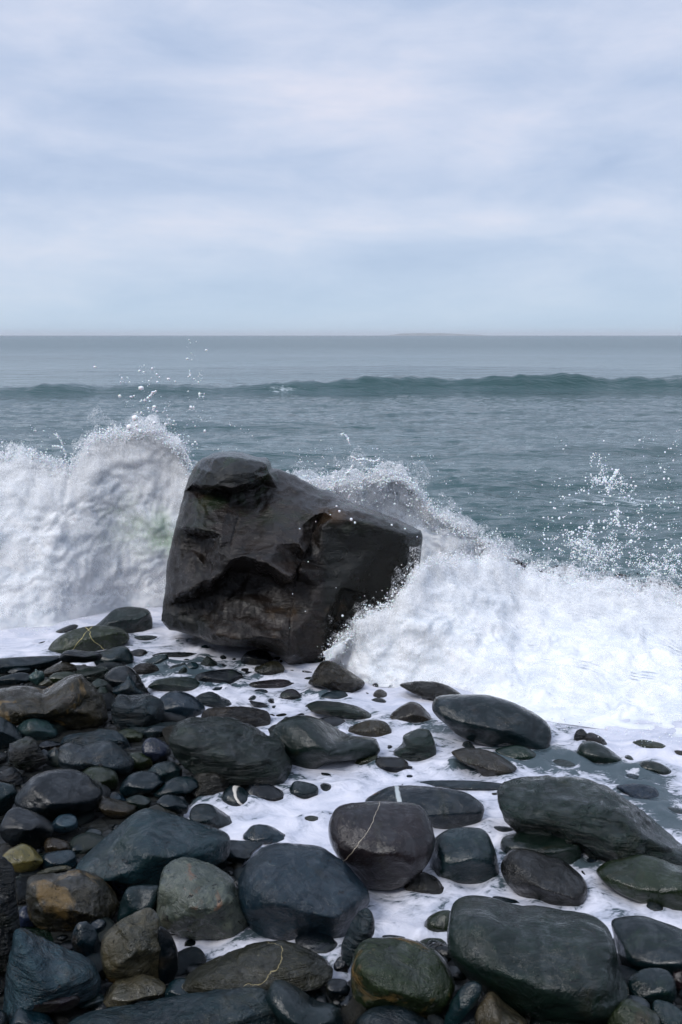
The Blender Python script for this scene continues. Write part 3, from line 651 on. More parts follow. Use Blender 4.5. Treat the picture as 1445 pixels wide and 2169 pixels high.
xs = np.concatenate([np.linspace(-60, -4.2, 24), np.linspace(-4, 4, 260), np.linspace(4.2, 60, 24)])
ys = np.concatenate([np.linspace(-40, 0.3, 30), np.linspace(0.5, 6.5, 200), np.linspace(6.8, 30, 20)])
X, Y = np.meshgrid(xs, ys)
Z = ground_z(X.ravel(), Y.ravel())
g = add_obj('ground', mesh_np('ground', np.stack([X.ravel(), Y.ravel(), Z], 1), grid_faces(len(ys), len(xs)), M['shingle']))
tag(g, kind='structure')

# the land behind the beach: the foot of a dark sea cliff
m, t, b = new_mat('dark cliff rock')
co = N(t, 'ShaderNodeTexCoord')
t.links.new(mix_col(t, noise_node(t, co.outputs['Object'], 0.8, 8, 0.65), (0.02, 0.022, 0.02), (0.075, 0.07, 0.06)), b.inputs['Base Color'])
b.inputs['Roughness'].default_value = 0.7
t.links.new(bump(t, noise_node(t, co.outputs['Object'], 2.0, 8, 0.7), 1.0, 0.3), b.inputs['Normal'])
us = np.linspace(-60, 60, 160); vs_ = np.linspace(0, 1, 70)
U, W_ = np.meshgrid(us, vs_)
hh_ = 10 * (1 - 0.5 * np.exp(-((U - 34) / 10) ** 2))
cx_, cy_, cz_ = U.ravel(), (-14 - 7 * W_ ** 0.8).ravel(), (0.3 + hh_ * W_).ravel()
q_ = np.stack([cx_, cy_, cz_], 1)
cy_ = cy_ + 1.6 * fbm(q_ * 0.25, 5, ridge=True)
cz_ = cz_ + 0.8 * fbm(q_ * 0.5 + 9, 4) * W_.ravel()
cl = add_obj('cliff', mesh_np('cliff', np.stack([cx_, cy_, cz_], 1), grid_faces(70, 160), m))
tag(cl, kind='structure')

# ------------------------------------------------------------------ stones
GROUPS = {'boulder': 'boulders on the shore', 'stone': 'stones on the shore', 'pebble': 'pebbles on the shore'}


def outline_fn(pts, c, sx, sy):
    """radius of a traced outline round its centre, in units of the half width and half height"""
    n = len(pts)
    dense = []
    for i in range(n):                        # Catmull-Rom through the outline
        p0, p1, p2, p3 = pts[i - 1], pts[i], pts[(i + 1) % n], pts[(i + 2) % n]
        for k in range(10):
            s = k / 10
            dense.append(0.5 * ((2 * p1) + (p2 - p0) * s + (2 * p0 - 5 * p1 + 4 * p2 - p3) * s * s + (3 * p1 - p0 - 3 * p2 + p3) * s ** 3) * 0.75
                         + 0.25 * (p1 * (1 - s) + p2 * s))
    q = (np.array(dense) - c) / np.array([sx, sy])
    th = np.arctan2(q[:, 1], q[:, 0]); r = np.hypot(q[:, 0], q[:, 1])
    o = np.argsort(th)
    th, r = th[o], r[o]
    grid = np.linspace(-np.pi, np.pi, 361)
    rr = np.interp(grid, np.concatenate([th - 2 * np.pi, th, th + 2 * np.pi]), np.tile(r, 3))
    rr = np.convolve(np.concatenate([rr[-7:-1], rr, rr[1:7]]), np.ones(5) / 5, 'same')[6:-6]
    return lambda a: np.interp(a, grid, rr)


def stone_mesh(name, rad, hw, hz, dep, mat, level, seed, style, fit=None):
    """rounded, slightly faceted, sea-worn body: rad(angle) gives the outline seen from the shore"""
    V, F = ICO[level]
    rs = np.random.default_rng(seed)
    n = {'smooth': 2.35, 'worn': 2.6, 'rough': 2.9, 'layered': 2.7}[style]
    x, y, z = V[:, 0], V[:, 1], V[:, 2]
    q = np.hypot(x, z)
    s = (q ** n + np.abs(y) ** n) ** (-1 / n)
    P = V * s[:, None]
    nf = {'smooth': 7, 'worn': 6, 'rough': 9, 'layered': 8}[style]
    soft = {'smooth': 0.05, 'worn': 0.04, 'rough': 0.025, 'layered': 0.03}[style]
    for k in range(nf):                       # worn flats and breaks
        a = rs.uniform(0, 2 * np.pi)
        if k == 0:                            # the top that faces the sky
            nn = np.array([rs.uniform(-.35, .35), -0.45 + rs.uniform(-.25, .2), 0.75]); off = rs.uniform(0.66, 0.78)
        elif k == 1:                          # the steep front
            nn = np.array([rs.uniform(-.4, .4), -1, rs.uniform(-.5, -.1)]); off = rs.uniform(0.66, 0.82)
        else:
            nn = np.array([np.cos(a) * rs.uniform(.3, .8), -rs.uniform(.2, 1), np.sin(a) * .65]); off = rs.uniform(0.80, 0.95)
        nn = nn / np.linalg.norm(nn)
        e = P @ nn - off
        e = soft * np.log1p(np.exp(np.clip(e / soft, -30, 30)))
        P = P - np.outer(e, nn) * 0.9
    r = rad(np.arctan2(P[:, 2], P[:, 0]))
    P = np.stack([P[:, 0] * r * hw, P[:, 1] * dep, P[:, 2] * r * hz], 1)
    size = (hw * hz * dep) ** (1 / 3)
    nrm = P / (np.array([hw, dep, hz]) ** 2)
    nrm /= np.linalg.norm(nrm, axis=1)[:, None] + 1e-9
    amp = {'smooth': 0.045, 'worn': 0.065, 'rough': 0.12, 'layered': 0.08}[style]
    so = rs.uniform(0, 50, 3)
    h = fbm(P / size * 1.1 + so, 3) * amp
    if level >= 3:
        h += fbm(P / size * 4.0 + so, 3, ridge=style in ('rough', 'layered')) * amp * 0.30
    if style == 'layered':
        ax = np.array([rs.uniform(-.35, .35), rs.uniform(-.2, .5), 1.0]); ax /= np.linalg.norm(ax)
        w = (P @ ax) / size * 3.2 + fbm(P / size * 1.3 + so, 3) * 1.1
        h += 0.085 * (2 * np.abs(w - np.floor(w) - 0.5) - 0.5) * (np.abs(noise3(P / size * .9 + so + 9)) * 1.5 + .3)
    if style == 'rough':
        h += np.minimum(0, fbm(P / size * 2.2 + so + 5, 3)) * 0.22
    edge = 0.45 + 0.55 * np.abs(V[:, 1])      # keep the traced outline
    P = P + nrm * (h * size * edge)[:, None]
    if fit:                                   # bring the finished body back to the traced outline
        hh, sd, cd = fit
        nb = 72
        for _ in range(3):
            u = P[:, 0] / hw; v = (P[:, 2] * cd + P[:, 1] * sd) / hh
            th = np.arctan2(v, u); r = np.hypot(u, v)
            k = ((th + np.pi) / (2 * np.pi) * nb).astype(int) % nb
            mx = np.zeros(nb); np.maximum.at(mx, k, r)
            want = rad((np.arange(nb) + .5) / nb * 2 * np.pi - np.pi)
            ratio = np.where(mx > 0.3 * want, want / np.maximum(mx, 1e-3), 1.0)
            ratio = np.clip(ratio, 0.75, 1.35)
            mx = np.maximum(mx, 0.3 * want)
            ratio = np.convolve(np.concatenate([ratio[-2:], ratio, ratio[:2]]), np.ones(3) / 3, 'same')[2:-2]
            rr_ = np.interp(th, (np.arange(-1, nb + 1) + .5) / nb * 2 * np.pi - np.pi, np.concatenate([ratio[-1:], ratio, ratio[:1]]))
            w = smooth01(r / (mx[k]) * 1.3)
            f = 1 + (rr_ - 1) * w
            u, v = u * f, v * f
            P = np.stack([u * hw, P[:, 1], (v * hh - P[:, 1] * sd) / cd], 1)
    return mesh_np(name, P, F, mat)


STYLE_OF = {'smooth': 'smooth', 'worn': 'worn', 'rough': 'rough', 'layered': 'layered', 'striped': 'smooth', 'maroonv': 'smooth', 'goldv': 'worn',
            'veined': 'layered', 'cream': 'rough', 'rust': 'rough', 'paleband': 'smooth', 'orangering': 'smooth'}
STYLE_FIX = {'rounded brown-green boulder with a rust-coloured spot': 'worn', 'dark stone with a cream patch cut by the bottom edge': 'smooth'}
placed = []


def place_stone(tile, name, col, matk, det, lift, label, pts, idx):
    ox, oy = OFF[tile]
    k = 500.0 / 1445.0
    P = np.array([[float(a) for a in s.split(',')] for s in pts.split()]) * k + np.array([ox, oy])
    lo, hi = P.min(0), P.max(0)
    c = (lo + hi) / 2
    hwp, hhp = (hi - lo) / 2
    Q = P.copy(); Q[:, 1] = 2 * c[1] - Q[:, 1]          # image y runs down
    rad = outline_fn(Q, c, hwp, hhp)
    d = ray(*c)
    dip = math.asin(-d[2])
    fp = F_PX / (d @ np.array([0, CP, -SP]))             # pixels per radian-ish along this ray
    sd = math.sin(dip)
    depf = min(0.85 * hwp, 1.25 * hhp)
    kk = math.sqrt(max(0.35, 1 - (depf * sd / hhp) ** 2))
    t = CAM_H / -d[2]
    for _ in range(12):                                   # settle it on the beach
        p = np.array([0, 0, CAM_H]) + d * t
        sc = t / fp
        hz = kk * hhp * sc / math.cos(dip)
        gz = float(ground_z(p[0], p[1])[0])
        base = max(gz, -0.008) if lift >= 0 else -0.01
        zc = base + hz * ((0.86 if gz < -0.02 else 0.80) if lift >= 0 else 0.1) + max(lift, 0) * 0.01
        t = 0.5 * t + 0.5 * (CAM_H - zc) / -d[2]
    p = np.array([0, 0, CAM_H]) + d * t
    sc = t / fp
    hw, hz, dep = hwp * sc, kk * hhp * sc / math.cos(dip), depf * sc
    big = hwp + hhp
    lvl = 5 if det >= 5 else 4 if (big > 75 or det >= 3) else 3
    style = STYLE_FIX.get(label, STYLE_OF[matk])
    me = stone_mesh(name, rad, hw, hz, dep, M[matk], lvl, 100 + idx, style, (hhp * sc, sd, math.cos(dip)))
    o = add_obj(name, me, loc=p)
    o.rotation_euler = (0, 0, -math.atan2(d[0], d[1]))
    j = rng.uniform(0.88, 1.14, 3)
    bc = C[col]
    o.color = (bc[0] * j[0], bc[1] * j[1], bc[2] * j[2], 1)
    tag(o, label, name, GROUPS[name])
    placed.append((p[0], p[1], p[2], max(hw, dep), hz, lo, hi, label))
    return o


for i_, line in enumerate(l for l in STONES.strip().splitlines() if l.strip()):
    f_ = line.split('|')
    place_stone(f_[0], f_[1], f_[2], f_[3], int(f_[4]), float(f_[5]), f_[6], f_[7], i_)

# ------------------------------------------------------------------ the big rock
RK = 650.0 / 1445.0
RK_Y = 4.95                                           # how far out it stands


def rk_pt(x, y, dcm=0.0):
    px, py = 300 + x * RK, 900 + y * RK
    return at_dist(px, py, RK_Y - dcm / 100.0)


OUT = [(96, 880, 0), (108, 800, 0), (116, 720, 0), (122, 640, 0), (140, 560, 0), (160, 480, 0), (178, 400, -2), (200, 315, -5), (222, 255, -6), (238, 215, -8),
       (262, 180, -10), (288, 155, -12), (345, 130, -14), (400, 124, -15), (440, 122, -16), (500, 136, -16), (545, 150, -16), (590, 152, -16), (608, 180, -16), (612, 200, -16),
       (660, 213, -20), (720, 235, -20), (790, 275, -20), (850, 304, -20), (885, 308, -20), (925, 325, -18), (985, 362, -16), (1045, 385, -14), (1110, 405, -12), (1200, 440, -8),
       (1280, 478, -6), (1315, 497, -4), (1323, 530, -2), (1318, 600, 0), (1310, 680, 0), (1285, 740, 0), (1245, 780, 0), (1215, 840, 0), (1200, 900, 0), (1190, 1010, 0),
       (1120, 1060, 4), (980, 1090, 8), (860, 1120, 14), (780, 1132, 20), (690, 1128, 24), (640, 1085, 24), (585, 1055, 22), (500, 1048, 18), (420, 1045, 16), (330, 1032, 14), (250, 995, 10), (130, 965, 4), (95, 925, 0)]
INN = [
    # the overhanging cap: a dark brow leaning out over the face
    (270, 200, 0), (345, 155, 2), (430, 148, 4), (520, 162, 3), (585, 180, 0), (330, 225, 8), (430, 232, 12), (530, 222, 8),
    (236, 282, 3), (330, 293, 12), (430, 303, 14), (500, 285, 10), (556, 262, 4), (600, 226, -6),
    (232, 300, -6), (330, 315, -3), (430, 326, -1), (505, 308, -5), (565, 285, -9),
    # upper left face, falling forward to the hollow
    (205, 400, 4), (300, 400, 8), (400, 400, 9), (450, 360, 0), (460, 430, 9), (203, 488, 12), (280, 492, 19), (372, 520, 21),
    # the sheet of rock between cap and right shoulder, catching the sky
    (640, 300, -9), (600, 330, -4), (700, 352, -2), (760, 390, 2), (820, 420, 5), (700, 270, -14), (790, 330, -11), (870, 370, -6),
    # big middle face
    (520, 340, -4), (560, 430, 6), (660, 440, 8), (760, 470, 10), (440, 500, 14), (420, 560, 20), (540, 560, 19), (640, 560, 21), (740, 560, 19),
    (360, 600, 24), (480, 622, 28), (590, 650, 31), (700, 718, 33), (770, 600, 20), (745, 680, 25),
    # hollow at the left
    (215, 520, 0), (300, 540, 3), (330, 560, 9), (225, 590, 1), (300, 612, 6), (190, 640, 6), (260, 622, 9), (300, 670, 13), (290, 740, 18), (180, 800, 14), (235, 785, 19), (330, 732, 22), (385, 690, 24), (430, 640, 27),
    # shadowed recess under the ledge
    (370, 745, 8), (430, 700, 8), (520, 700, 9), (600, 720, 10), (660, 770, 13), (440, 780, 10), (560, 800, 12), (640, 840, 16),
    (200, 835, 2), (270, 830, 4), (340, 800, 8), (130, 850, 0), (160, 900, 4), (240, 900, 6), (320, 880, 8),
    # lower slabs leaning back
    (400, 830, 13), (480, 800, 14), (540, 830, 17), (600, 870, 21), (345, 900, 14), (470, 905, 21), (560, 930, 25), (650, 950, 27), (340, 985, 22), (450, 1015, 29), (560, 1000, 33), (660, 1010, 34), (690, 1090, 32), (700, 900, 24), (700, 1000, 28),
    # the long seam and the right-hand block
    (835, 450, 2), (800, 530, 6), (755, 640, 13), (720, 740, 18), (705, 830, 18),
    (860, 408, 6), (920, 385, 4), (1000, 398, 4), (1090, 425, 5), (1200, 462, 4), (1290, 512, 2),
    (850, 480, 12), (905, 440, 12), (1000, 450, 13), (1120, 480, 12), (1230, 515, 9), (845, 600, 13), (950, 600, 10), (1080, 600, 8), (1210, 620, 5),
    (900, 690, 14), (940, 760, 16), (830, 760, 18), (790, 900, 23), (880, 900, 20), (865, 1050, 19), (750, 1040, 24), (955, 780, 6), (925, 880, 5), (900, 1010, 5), (1080, 800, 3), (1180, 800, 1), (1050, 950, 1)]
CREASE = [[(203, 488), (280, 492), (372, 520)], [(330, 732), (385, 690), (430, 640), (480, 622), (590, 650), (700, 718)], [(820, 420), (835, 450), (800, 530), (755, 640), (720, 740), (705, 830), (700, 900), (700, 1000), (690, 1090)],
          [(236, 282), (330, 293), (430, 303), (500, 285), (556, 262), (600, 226)], [(180, 800), (235, 785), (290, 740), (330, 732)], [(860, 408), (920, 385), (1000, 398), (1090, 425), (1200, 462), (1290, 512)],
          [(600, 330), (700, 352), (760, 390), (820, 420), (860, 408)], [(345, 900), (470, 905), (560, 930), (650, 950)], [(905, 440), (1000, 450), (1120, 480), (1230, 515)], [(940, 760), (880, 900), (865, 1050)],
          [(450, 360), (460, 430), (440, 500), (420, 560)], [(845, 600), (900, 690), (940, 760)], [(232, 300), (330, 315), (430, 326), (505, 308), (565, 285)], [(565, 285), (520, 340), (450, 360)]]


def build_rock():
    ctrl = OUT + INN
    pts2 = [Vector((x, -y)) for x, y, _ in ctrl]
    n_o = len(OUT)
    edges = [(i, (i + 1) % n_o) for i in range(n_o)]
    creases = CREASE
    idx = {(c[0], c[1]): i for i, c in enumerate(ctrl)}
    for cr in creases:
        for a, b_ in zip(cr, cr[1:]):
            if a in idx and b_ in idx:
                edges.append((idx[a], idx[b_]))
    vo, eo, fo, orig, _, _ = delaunay_2d_cdt(pts2, edges, [list(range(n_o))], 1, 1e-4)
    V2 = []
    for i, p in enumerate(vo):
        src = orig[i]
        V2.append((p[0], -p[1], ctrl[src[0]][2] if src else 5.0))
    V2 = np.array(V2)
    Fr = np.array([list(f) for f in fo])
    # outward = towards the camera
    a = V2[Fr[:, 1], :2] - V2[Fr[:, 0], :2]; b_ = V2[Fr[:, 2], :2] - V2[Fr[:, 0], :2]
    fl = (a[:, 0] * b_[:, 1] - a[:, 1] * b_[:, 0]) > 0
    Fr[fl] = Fr[fl][:, [0, 2, 1]]
    v, f = V2, Fr
    for _ in range(3):
        v, f = midpoint(v, f)
    # boundary vertices
    e = np.concatenate([f[:, [0, 1]], f[:, [1, 2]], f[:, [2, 0]]])
    es = np.sort(e, 1)
    u, cnt = np.unique(es, axis=0, return_counts=True)
    bedge = u[cnt == 1]
    isb = np.zeros(len(v), bool); isb[bedge.ravel()] = True
    # soften creases a little
    for _ in range(1):
        acc = np.zeros_like(v); num = np.zeros(len(v))
        np.add.at(acc, u[:, 0], v[u[:, 1]]); np.add.at(acc, u[:, 1], v[u[:, 0]])
        np.add.at(num, u[:, 0], 1); np.add.at(num, u[:, 1], 1)
        av = acc / num[:, None]
        v = np.where(isb[:, None], v, v * 0.5 + av * 0.5)
    _j = np.stack([v[:, 0] / 45, v[:, 1] / 45, v[:, 0] * 0], 1)
    jx, jy = 7 * fbm(_j, 4), 7 * fbm(_j + 31, 4)
    # distance from the edge gives the roundness of both sides
    bp = V2[:n_o, :2]
    dmin = np.full(len(v), 1e9)
    for i in range(n_o):
        p0, p1 = bp[i], bp[(i + 1) % n_o]
        ev = p1 - p0
        tt = np.clip(((v[:, :2] - p0) @ ev) / (ev @ ev), 0, 1)
        dmin = np.minimum(dmin, np.linalg.norm(v[:, :2] - p0 - tt[:, None] * ev, axis=1))
    front_extra = 7.0 * np.sqrt(np.clip(dmin / 90, 0, 1) * (2 - np.clip(dmin / 90, 0, 1)))
    back = 52.0 * np.sqrt(np.clip(dmin / 330, 0, 1) * (2 - np.clip(dmin / 330, 0, 1)))
    fr = np.array([rk_pt(x + a1, y + a2, d * 1.15 + ex) for (x, y, d), ex, a1, a2 in zip(v, front_extra, jx, jy)])
    ids = np.where(~isb)[0]
    edge_d = v[:, 2]
    bk = np.array([rk_pt(v[i, 0] + jx[i], v[i, 1] + jy[i], min(v[i, 2], 0) - back[i]) for i in ids])
    remap = np.arange(len(v)); remap[ids] = len(v) + np.arange(len(ids))
    fb = remap[f][:, [0, 2, 1]]
    V = np.concatenate([fr, bk]); Fc = np.concatenate([f, fb])
    F_before = Fc
    V, Fc = midpoint(V, Fc)
    # weathering
    a = V[Fc[:, 1]] - V[Fc[:, 0]]; b_ = V[Fc[:, 2]] - V[Fc[:, 0]]
    fn = np.cross(a, b_)
    vn = np.zeros_like(V)
    for k in range(3):
        np.add.at(vn, Fc[:, k], fn)
    vn /= np.linalg.norm(vn, axis=1)[:, None] + 1e-12
    if (vn[:len(fr), 1].mean() > 0):
        Fc = Fc[:, [0, 2, 1]]; vn = -vn
    # distance of every vertex from the outline and from the seams, measured on the face
    dm = np.concatenate([dmin, dmin[ids]])
    xy = np.concatenate([v[:, :2], v[ids][:, :2]])
    ev_ = np.sort(np.concatenate([F_before[:, [0, 1]], F_before[:, [1, 2]], F_before[:, [2, 0]]]), 1)
    ue = np.unique(ev_, axis=0)
    dm = np.concatenate([dm, (dm[ue[:, 0]] + dm[ue[:, 1]]) / 2]); xy = np.concatenate([xy, (xy[ue[:, 0]] + xy[ue[:, 1]]) / 2])
    isf = np.concatenate([np.ones(len(v), bool), np.zeros(len(ids), bool)])
    isf = np.concatenate([isf, isf[ue[:, 0]] & isf[ue[:, 1]]])
    ed = np.full(len(xy), 1e9)
    jit = np.stack([fbm(np.stack([xy[:, 0] / 60, xy[:, 1] / 60, xy[:, 0] * 0 + k], 1), 3) for k in (1, 5)], 1) * 9
    for cr in CREASE:
        for p0, p1 in zip(cr, cr[1:]):
            p0 = np.array(p0, float); e1 = np.array(p1, float) - p0
            tt = np.clip(((xy + jit - p0) @ e1) / (e1 @ e1), 0, 1)
            ed = np.minimum(ed, np.linalg.norm(xy + jit - p0 - tt[:, None] * e1, axis=1))
    q = V.copy()
    h = 0.013 * fbm(q * 5, 3) + 0.007 * fbm(q * 14, 4) + 0.003 * fbm(q * 38, 3)
    chip = fbm(q * 7 + 40, 3)
    h += np.where(chip > 0.12, -0.007 * smooth01((chip - 0.12) / 0.16), 0)      # spalled flakes
    bedn = np.array([0.28, 0.1, 1.0])
    lay = noise3(np.stack([q[:, 0] * 3, q[:, 1] * 3, (q @ bedn) * 34], 1)) * (0.25 + 0.75 * smooth01(noise3(q * 3 + 3) + .4))
    h += (0.003 + 0.004 * smooth01((q[:, 0] - 0.12) / 0.2)) * lay
    grv = noise3(np.stack([(q[:, 0] + q[:, 2] * 0.22) * 42, q[:, 1] * 20, q[:, 2] * 3], 1))
    h += 0.007 * smooth01((-0.42 - q[:, 0] - 0.2 * q[:, 2]) / 0.1) * grv * isf
    h -= 0.009 * np.exp(-(ed / 4.5) ** 2) * isf * smooth01(fbm(q * 3 + 77, 2) * 3 + .6)
    h *= 0.10 + 0.90 * smooth01(dm / 45)
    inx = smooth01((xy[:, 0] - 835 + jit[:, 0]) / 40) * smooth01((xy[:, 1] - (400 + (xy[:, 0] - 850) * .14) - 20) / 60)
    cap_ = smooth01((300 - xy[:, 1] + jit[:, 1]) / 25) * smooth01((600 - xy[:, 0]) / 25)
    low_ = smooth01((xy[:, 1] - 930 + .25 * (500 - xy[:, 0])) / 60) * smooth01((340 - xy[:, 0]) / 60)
    global rock_baked_shade, rock_rust
    rock_baked_shade = np.clip(inx * 1.0 + cap_ + low_, 0, 1)
    rock_rust = np.exp(-((xy[:, 0] - 905) / 70) ** 2 - ((xy[:, 1] - 425) / 32) ** 2) + .6 * np.exp(-((xy[:, 0] - 590) / 30) ** 2 - ((xy[:, 1] - 225) / 40) ** 2) + .5 * np.exp(-((xy[:, 0] - 400) / 60) ** 2 - ((xy[:, 1] - 1010) / 30) ** 2)
    return V + vn * h[:, None], Fc


def rock_material():
    m, t, b = new_mat('big rock, wet dark slate')
    co = N(t, 'ShaderNodeTexCoord')
    P = co.outputs['Object']
    n1 = noise_node(t, P, 3.2, 6, 0.62, 0.8)
    n2 = noise_node(t, P, 14, 6, 0.65, 0.5)
    n3 = noise_node(t, P, 120, 5, 0.7)
    mp = N(t, 'ShaderNodeMapping')
    mp.inputs['Scale'].default_value = (2, 3, 22)
    mp.inputs['Rotation'].default_value = (0.1, 0.35, 0)
    t.links.new(P, mp.inputs[0])
    lay = noise_node(t, mp.outputs[0], 2.2, 6, 0.65, 1.0)
    c = mix_col(t, ramp(t, n1, [(0.38, 0.0), (0.62, 1.0)]), (0.006, 0.0046, 0.0036), (0.022, 0.0165, 0.0135))
    c = mix_col(t, math_node(t, 'MULTIPLY', ramp(t, n2, [(0.48, 0.0), (0.68, 1.0)]), 0.6), c, (0.036, 0.029, 0.026))
    c = mix_col(t, math_node(t, 'MULTIPLY', ramp(t, lay, [(0.50, 0.0), (0.62, 1.0)]), 0.5), c, (0.010, 0.011, 0.010))
    wa = N(t, 'ShaderNodeAttribute', attribute_name='weed'); ra = N(t, 'ShaderNodeAttribute', attribute_name='rust')  # 'weed' holds shade painted black on cap, right block and lower left
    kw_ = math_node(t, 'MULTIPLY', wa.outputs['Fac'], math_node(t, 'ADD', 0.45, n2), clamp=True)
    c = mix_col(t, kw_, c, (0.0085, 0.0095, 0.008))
    c = mix_col(t, math_node(t, 'MULTIPLY', ra.outputs['Fac'], math_node(t, 'MULTIPLY', n2, 1.5), clamp=True), c, (0.060, 0.034, 0.014))
    # brown iron staining and green weed near the cap
    c = mix_col(t, ramp(t, noise_node(t, P, 2.4, 5, 0.65, 0.6), [(0.60, 0.0), (0.70, 0.6)]), c, (0.062, 0.036, 0.014))
    sp = N(t, 'ShaderNodeSeparateXYZ'); t.links.new(P, sp.inputs[0])
    hi = N(t, 'ShaderNodeMapRange', ins={1: 0.6, 2: 0.85, 3: 0.0, 4: 1.0}); t.links.new(sp.outputs[2], hi.inputs[0])
    k = math_node(t, 'MULTIPLY', ramp(t, noise_node(t, P, 5, 5, 0.7, 0.6), [(0.50, 0.0), (0.62, 0.8)]), hi.outputs[0])
    c = mix_col(t, k, c, (0.012, 0.026, 0.010))
    t.links.new(c, b.inputs['Base Color'])
    r = N(t, 'ShaderNodeMapRange', ins={1: 0.3, 2: 0.7, 3: 0.10, 4: 0.34})
    t.links.new(n2, r.inputs[0]); t.links.new(r.outputs[0], b.inputs['Roughness'])
    b.inputs['Specular IOR Level'].default_value = 0.30
    b.inputs['Coat Weight'].default_value = 0.12; b.inputs['Coat Roughness'].default_value = 0.2; b.inputs['Coat IOR'].default_value = 1.33
    nb = bump(t, n2, 0.7, 0.02)
    nb = bump(t, lay, 0.7, 0.014, nb)
    nb = bump(t, n3, 0.5, 0.003, nb)
    t.links.new(nb, b.inputs['Normal'])
    return m


Vr, Fr_ = build_rock()
ctr = np.array([Vr[:, 0].mean(), RK_Y + 0.1, 0.0])
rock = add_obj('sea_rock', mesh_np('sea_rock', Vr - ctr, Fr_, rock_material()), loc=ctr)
attr(rock.data, 'weed', rock_baked_shade); attr(rock.data, 'rust', rock_rust)
tag(rock, 'huge dark angular rock standing at the water line between the two splashes', 'rock')

# ------------------------------------------------------------------ loose stones filling the gaps
FILL_MESH = []
for k in range(14):
    st = ['smooth', 'smooth', 'worn', 'worn', 'rough', 'layered'][k % 6]
    rs = np.random.default_rng(900 + k)
    el_ = [np.array([math.cos(a) * (1 + rs.uniform(-.14, .14)), math.sin(a) * (1 + rs.uniform(-.14, .14))]) for a in np.linspace(0, 2 * np.pi, 9)[:-1]]
    FILL_MESH.append(stone_mesh('pebble', outline_fn(np.array(el_), np.zeros(2), 1, 1), 1.0, rs.uniform(.55, .8), rs.uniform(.6, .95), M[st if st != 'rough' else 'worn'], 3, 950 + k, st))

zones = [('left', 'small dark pebble filling a gap among the stones at the left'), ('front', 'small dark pebble filling a gap among the stones at the bottom'),
         ('wash', 'small dark stone showing in the wash between the boulders')]
cnt = 0
used_labels = set()
tries = 0
fill_pts = []
DRYMASK_IN = lambda x, y: float(poly_mask(np.array([x]), np.array([y]), DRY, 0.02)[0]) > 0.6
while cnt < 224 and tries < 14000:
    tries += 1
    wz = cnt < 74 and tries < 5000
    px, py = (rng.uniform(280, 1200), rng.uniform(1385, 1600)) if wz else (rng.uniform(-60, 1500), rng.uniform(1400, 2230))
    g0 = on_level(px, py, 0.0)
    dry = DRYMASK_IN(g0[0], g0[1])
    if not dry and not (260 < px < 1445 and 1385 < py < 1690 and (wz or rng.uniform() < .2)):
        continue
    rpx = rng.uniform(12, 40) * (0.6 if not dry else 1.0) * (0.75 + 0.5 * (py - 1400) / 800)
    rr = rpx / F_PX * np.linalg.norm(g0 - np.array([0, 0, CAM_H]))
    if any((g0[0] - q[0]) ** 2 + (g0[1] - q[1]) ** 2 < (0.8 * (rr + q[2])) ** 2 for q in fill_pts):
        continue
    # not in front of or inside a traced stone
    bad = (not dry) and px > 900 and py < 1585
    for (sx, sy, sz, sr, sh, lo, hi, lb) in placed:
        cx, cy = (lo + hi) / 2
        if ((px - cx) / ((hi[0] - lo[0]) / 2 + rpx * .35)) ** 2 + ((py - cy) / ((hi[1] - lo[1]) / 2 + rpx * .25)) ** 2 < (0.66 if dry else 0.9):
            bad = True; break
    if bad:
        continue
    z = float(ground_z(g0[0], g0[1])[0])
    o = bpy.data.objects.new('pebble', random.choice(FILL_MESH))
    COL.objects.link(o)
    o.location = (g0[0], g0[1], (z + rr * 0.25) if dry else -rr * 0.10)
    o.scale = (rr * rng.uniform(.9, 1.3), rr * rng.uniform(.8, 1.1), rr * rng.uniform(.75, 1.05))
    o.rotation_euler = (rng.uniform(-.3, .3), rng.uniform(-.3, .3), rng.uniform(0, 6.28))
    cw = random.choice(['slate', 'teal', 'green', 'black', 'blue', 'grey', 'brown', 'dbrown', 'slate', 'teal'])
    bc = C[cw]
    j = rng.uniform(0.6, 1.1)
    o.color = (bc[0] * j, bc[1] * j, bc[2] * j, 1)
    near = min(placed, key=lambda s: math.hypot(px - (s[5][0] + s[6][0]) / 2, py - (s[5][1] + s[6][1]) / 2) - (s[6][0] - s[5][0] + s[6][1] - s[5][1]) / 5)
    ddx, ddy = px - (near[5][0] + near[6][0]) / 2, py - (near[5][1] + near[6][1]) / 2
    side = ('right of' if ddx > 0 else 'left of') if abs(ddx) > abs(ddy) else ('below' if ddy > 0 else 'above')
    cname = {'dbrown': 'dark brown', 'slate': 'slate-grey', 'black': 'blackish'}.get(cw, cw)
    lab = ' '.join(('small %s pebble %s the %s' % (cname, side, near[7])).split()[:16])
    for w_ in ('tiny', 'little', 'wee', 'squat', 'wedged', 'half-hidden', 'sunken'):
        if lab not in used_labels: break
        lab = ' '.join((('%s %s pebble %s the %s') % (w_, cname, side, near[7])).split()[:16])
    used_labels.add(lab)
    tag(o, lab, 'pebble', 'small pebbles filling the gaps between the stones')
    fill_pts.append((g0[0], g0[1], rr))
    cnt += 1

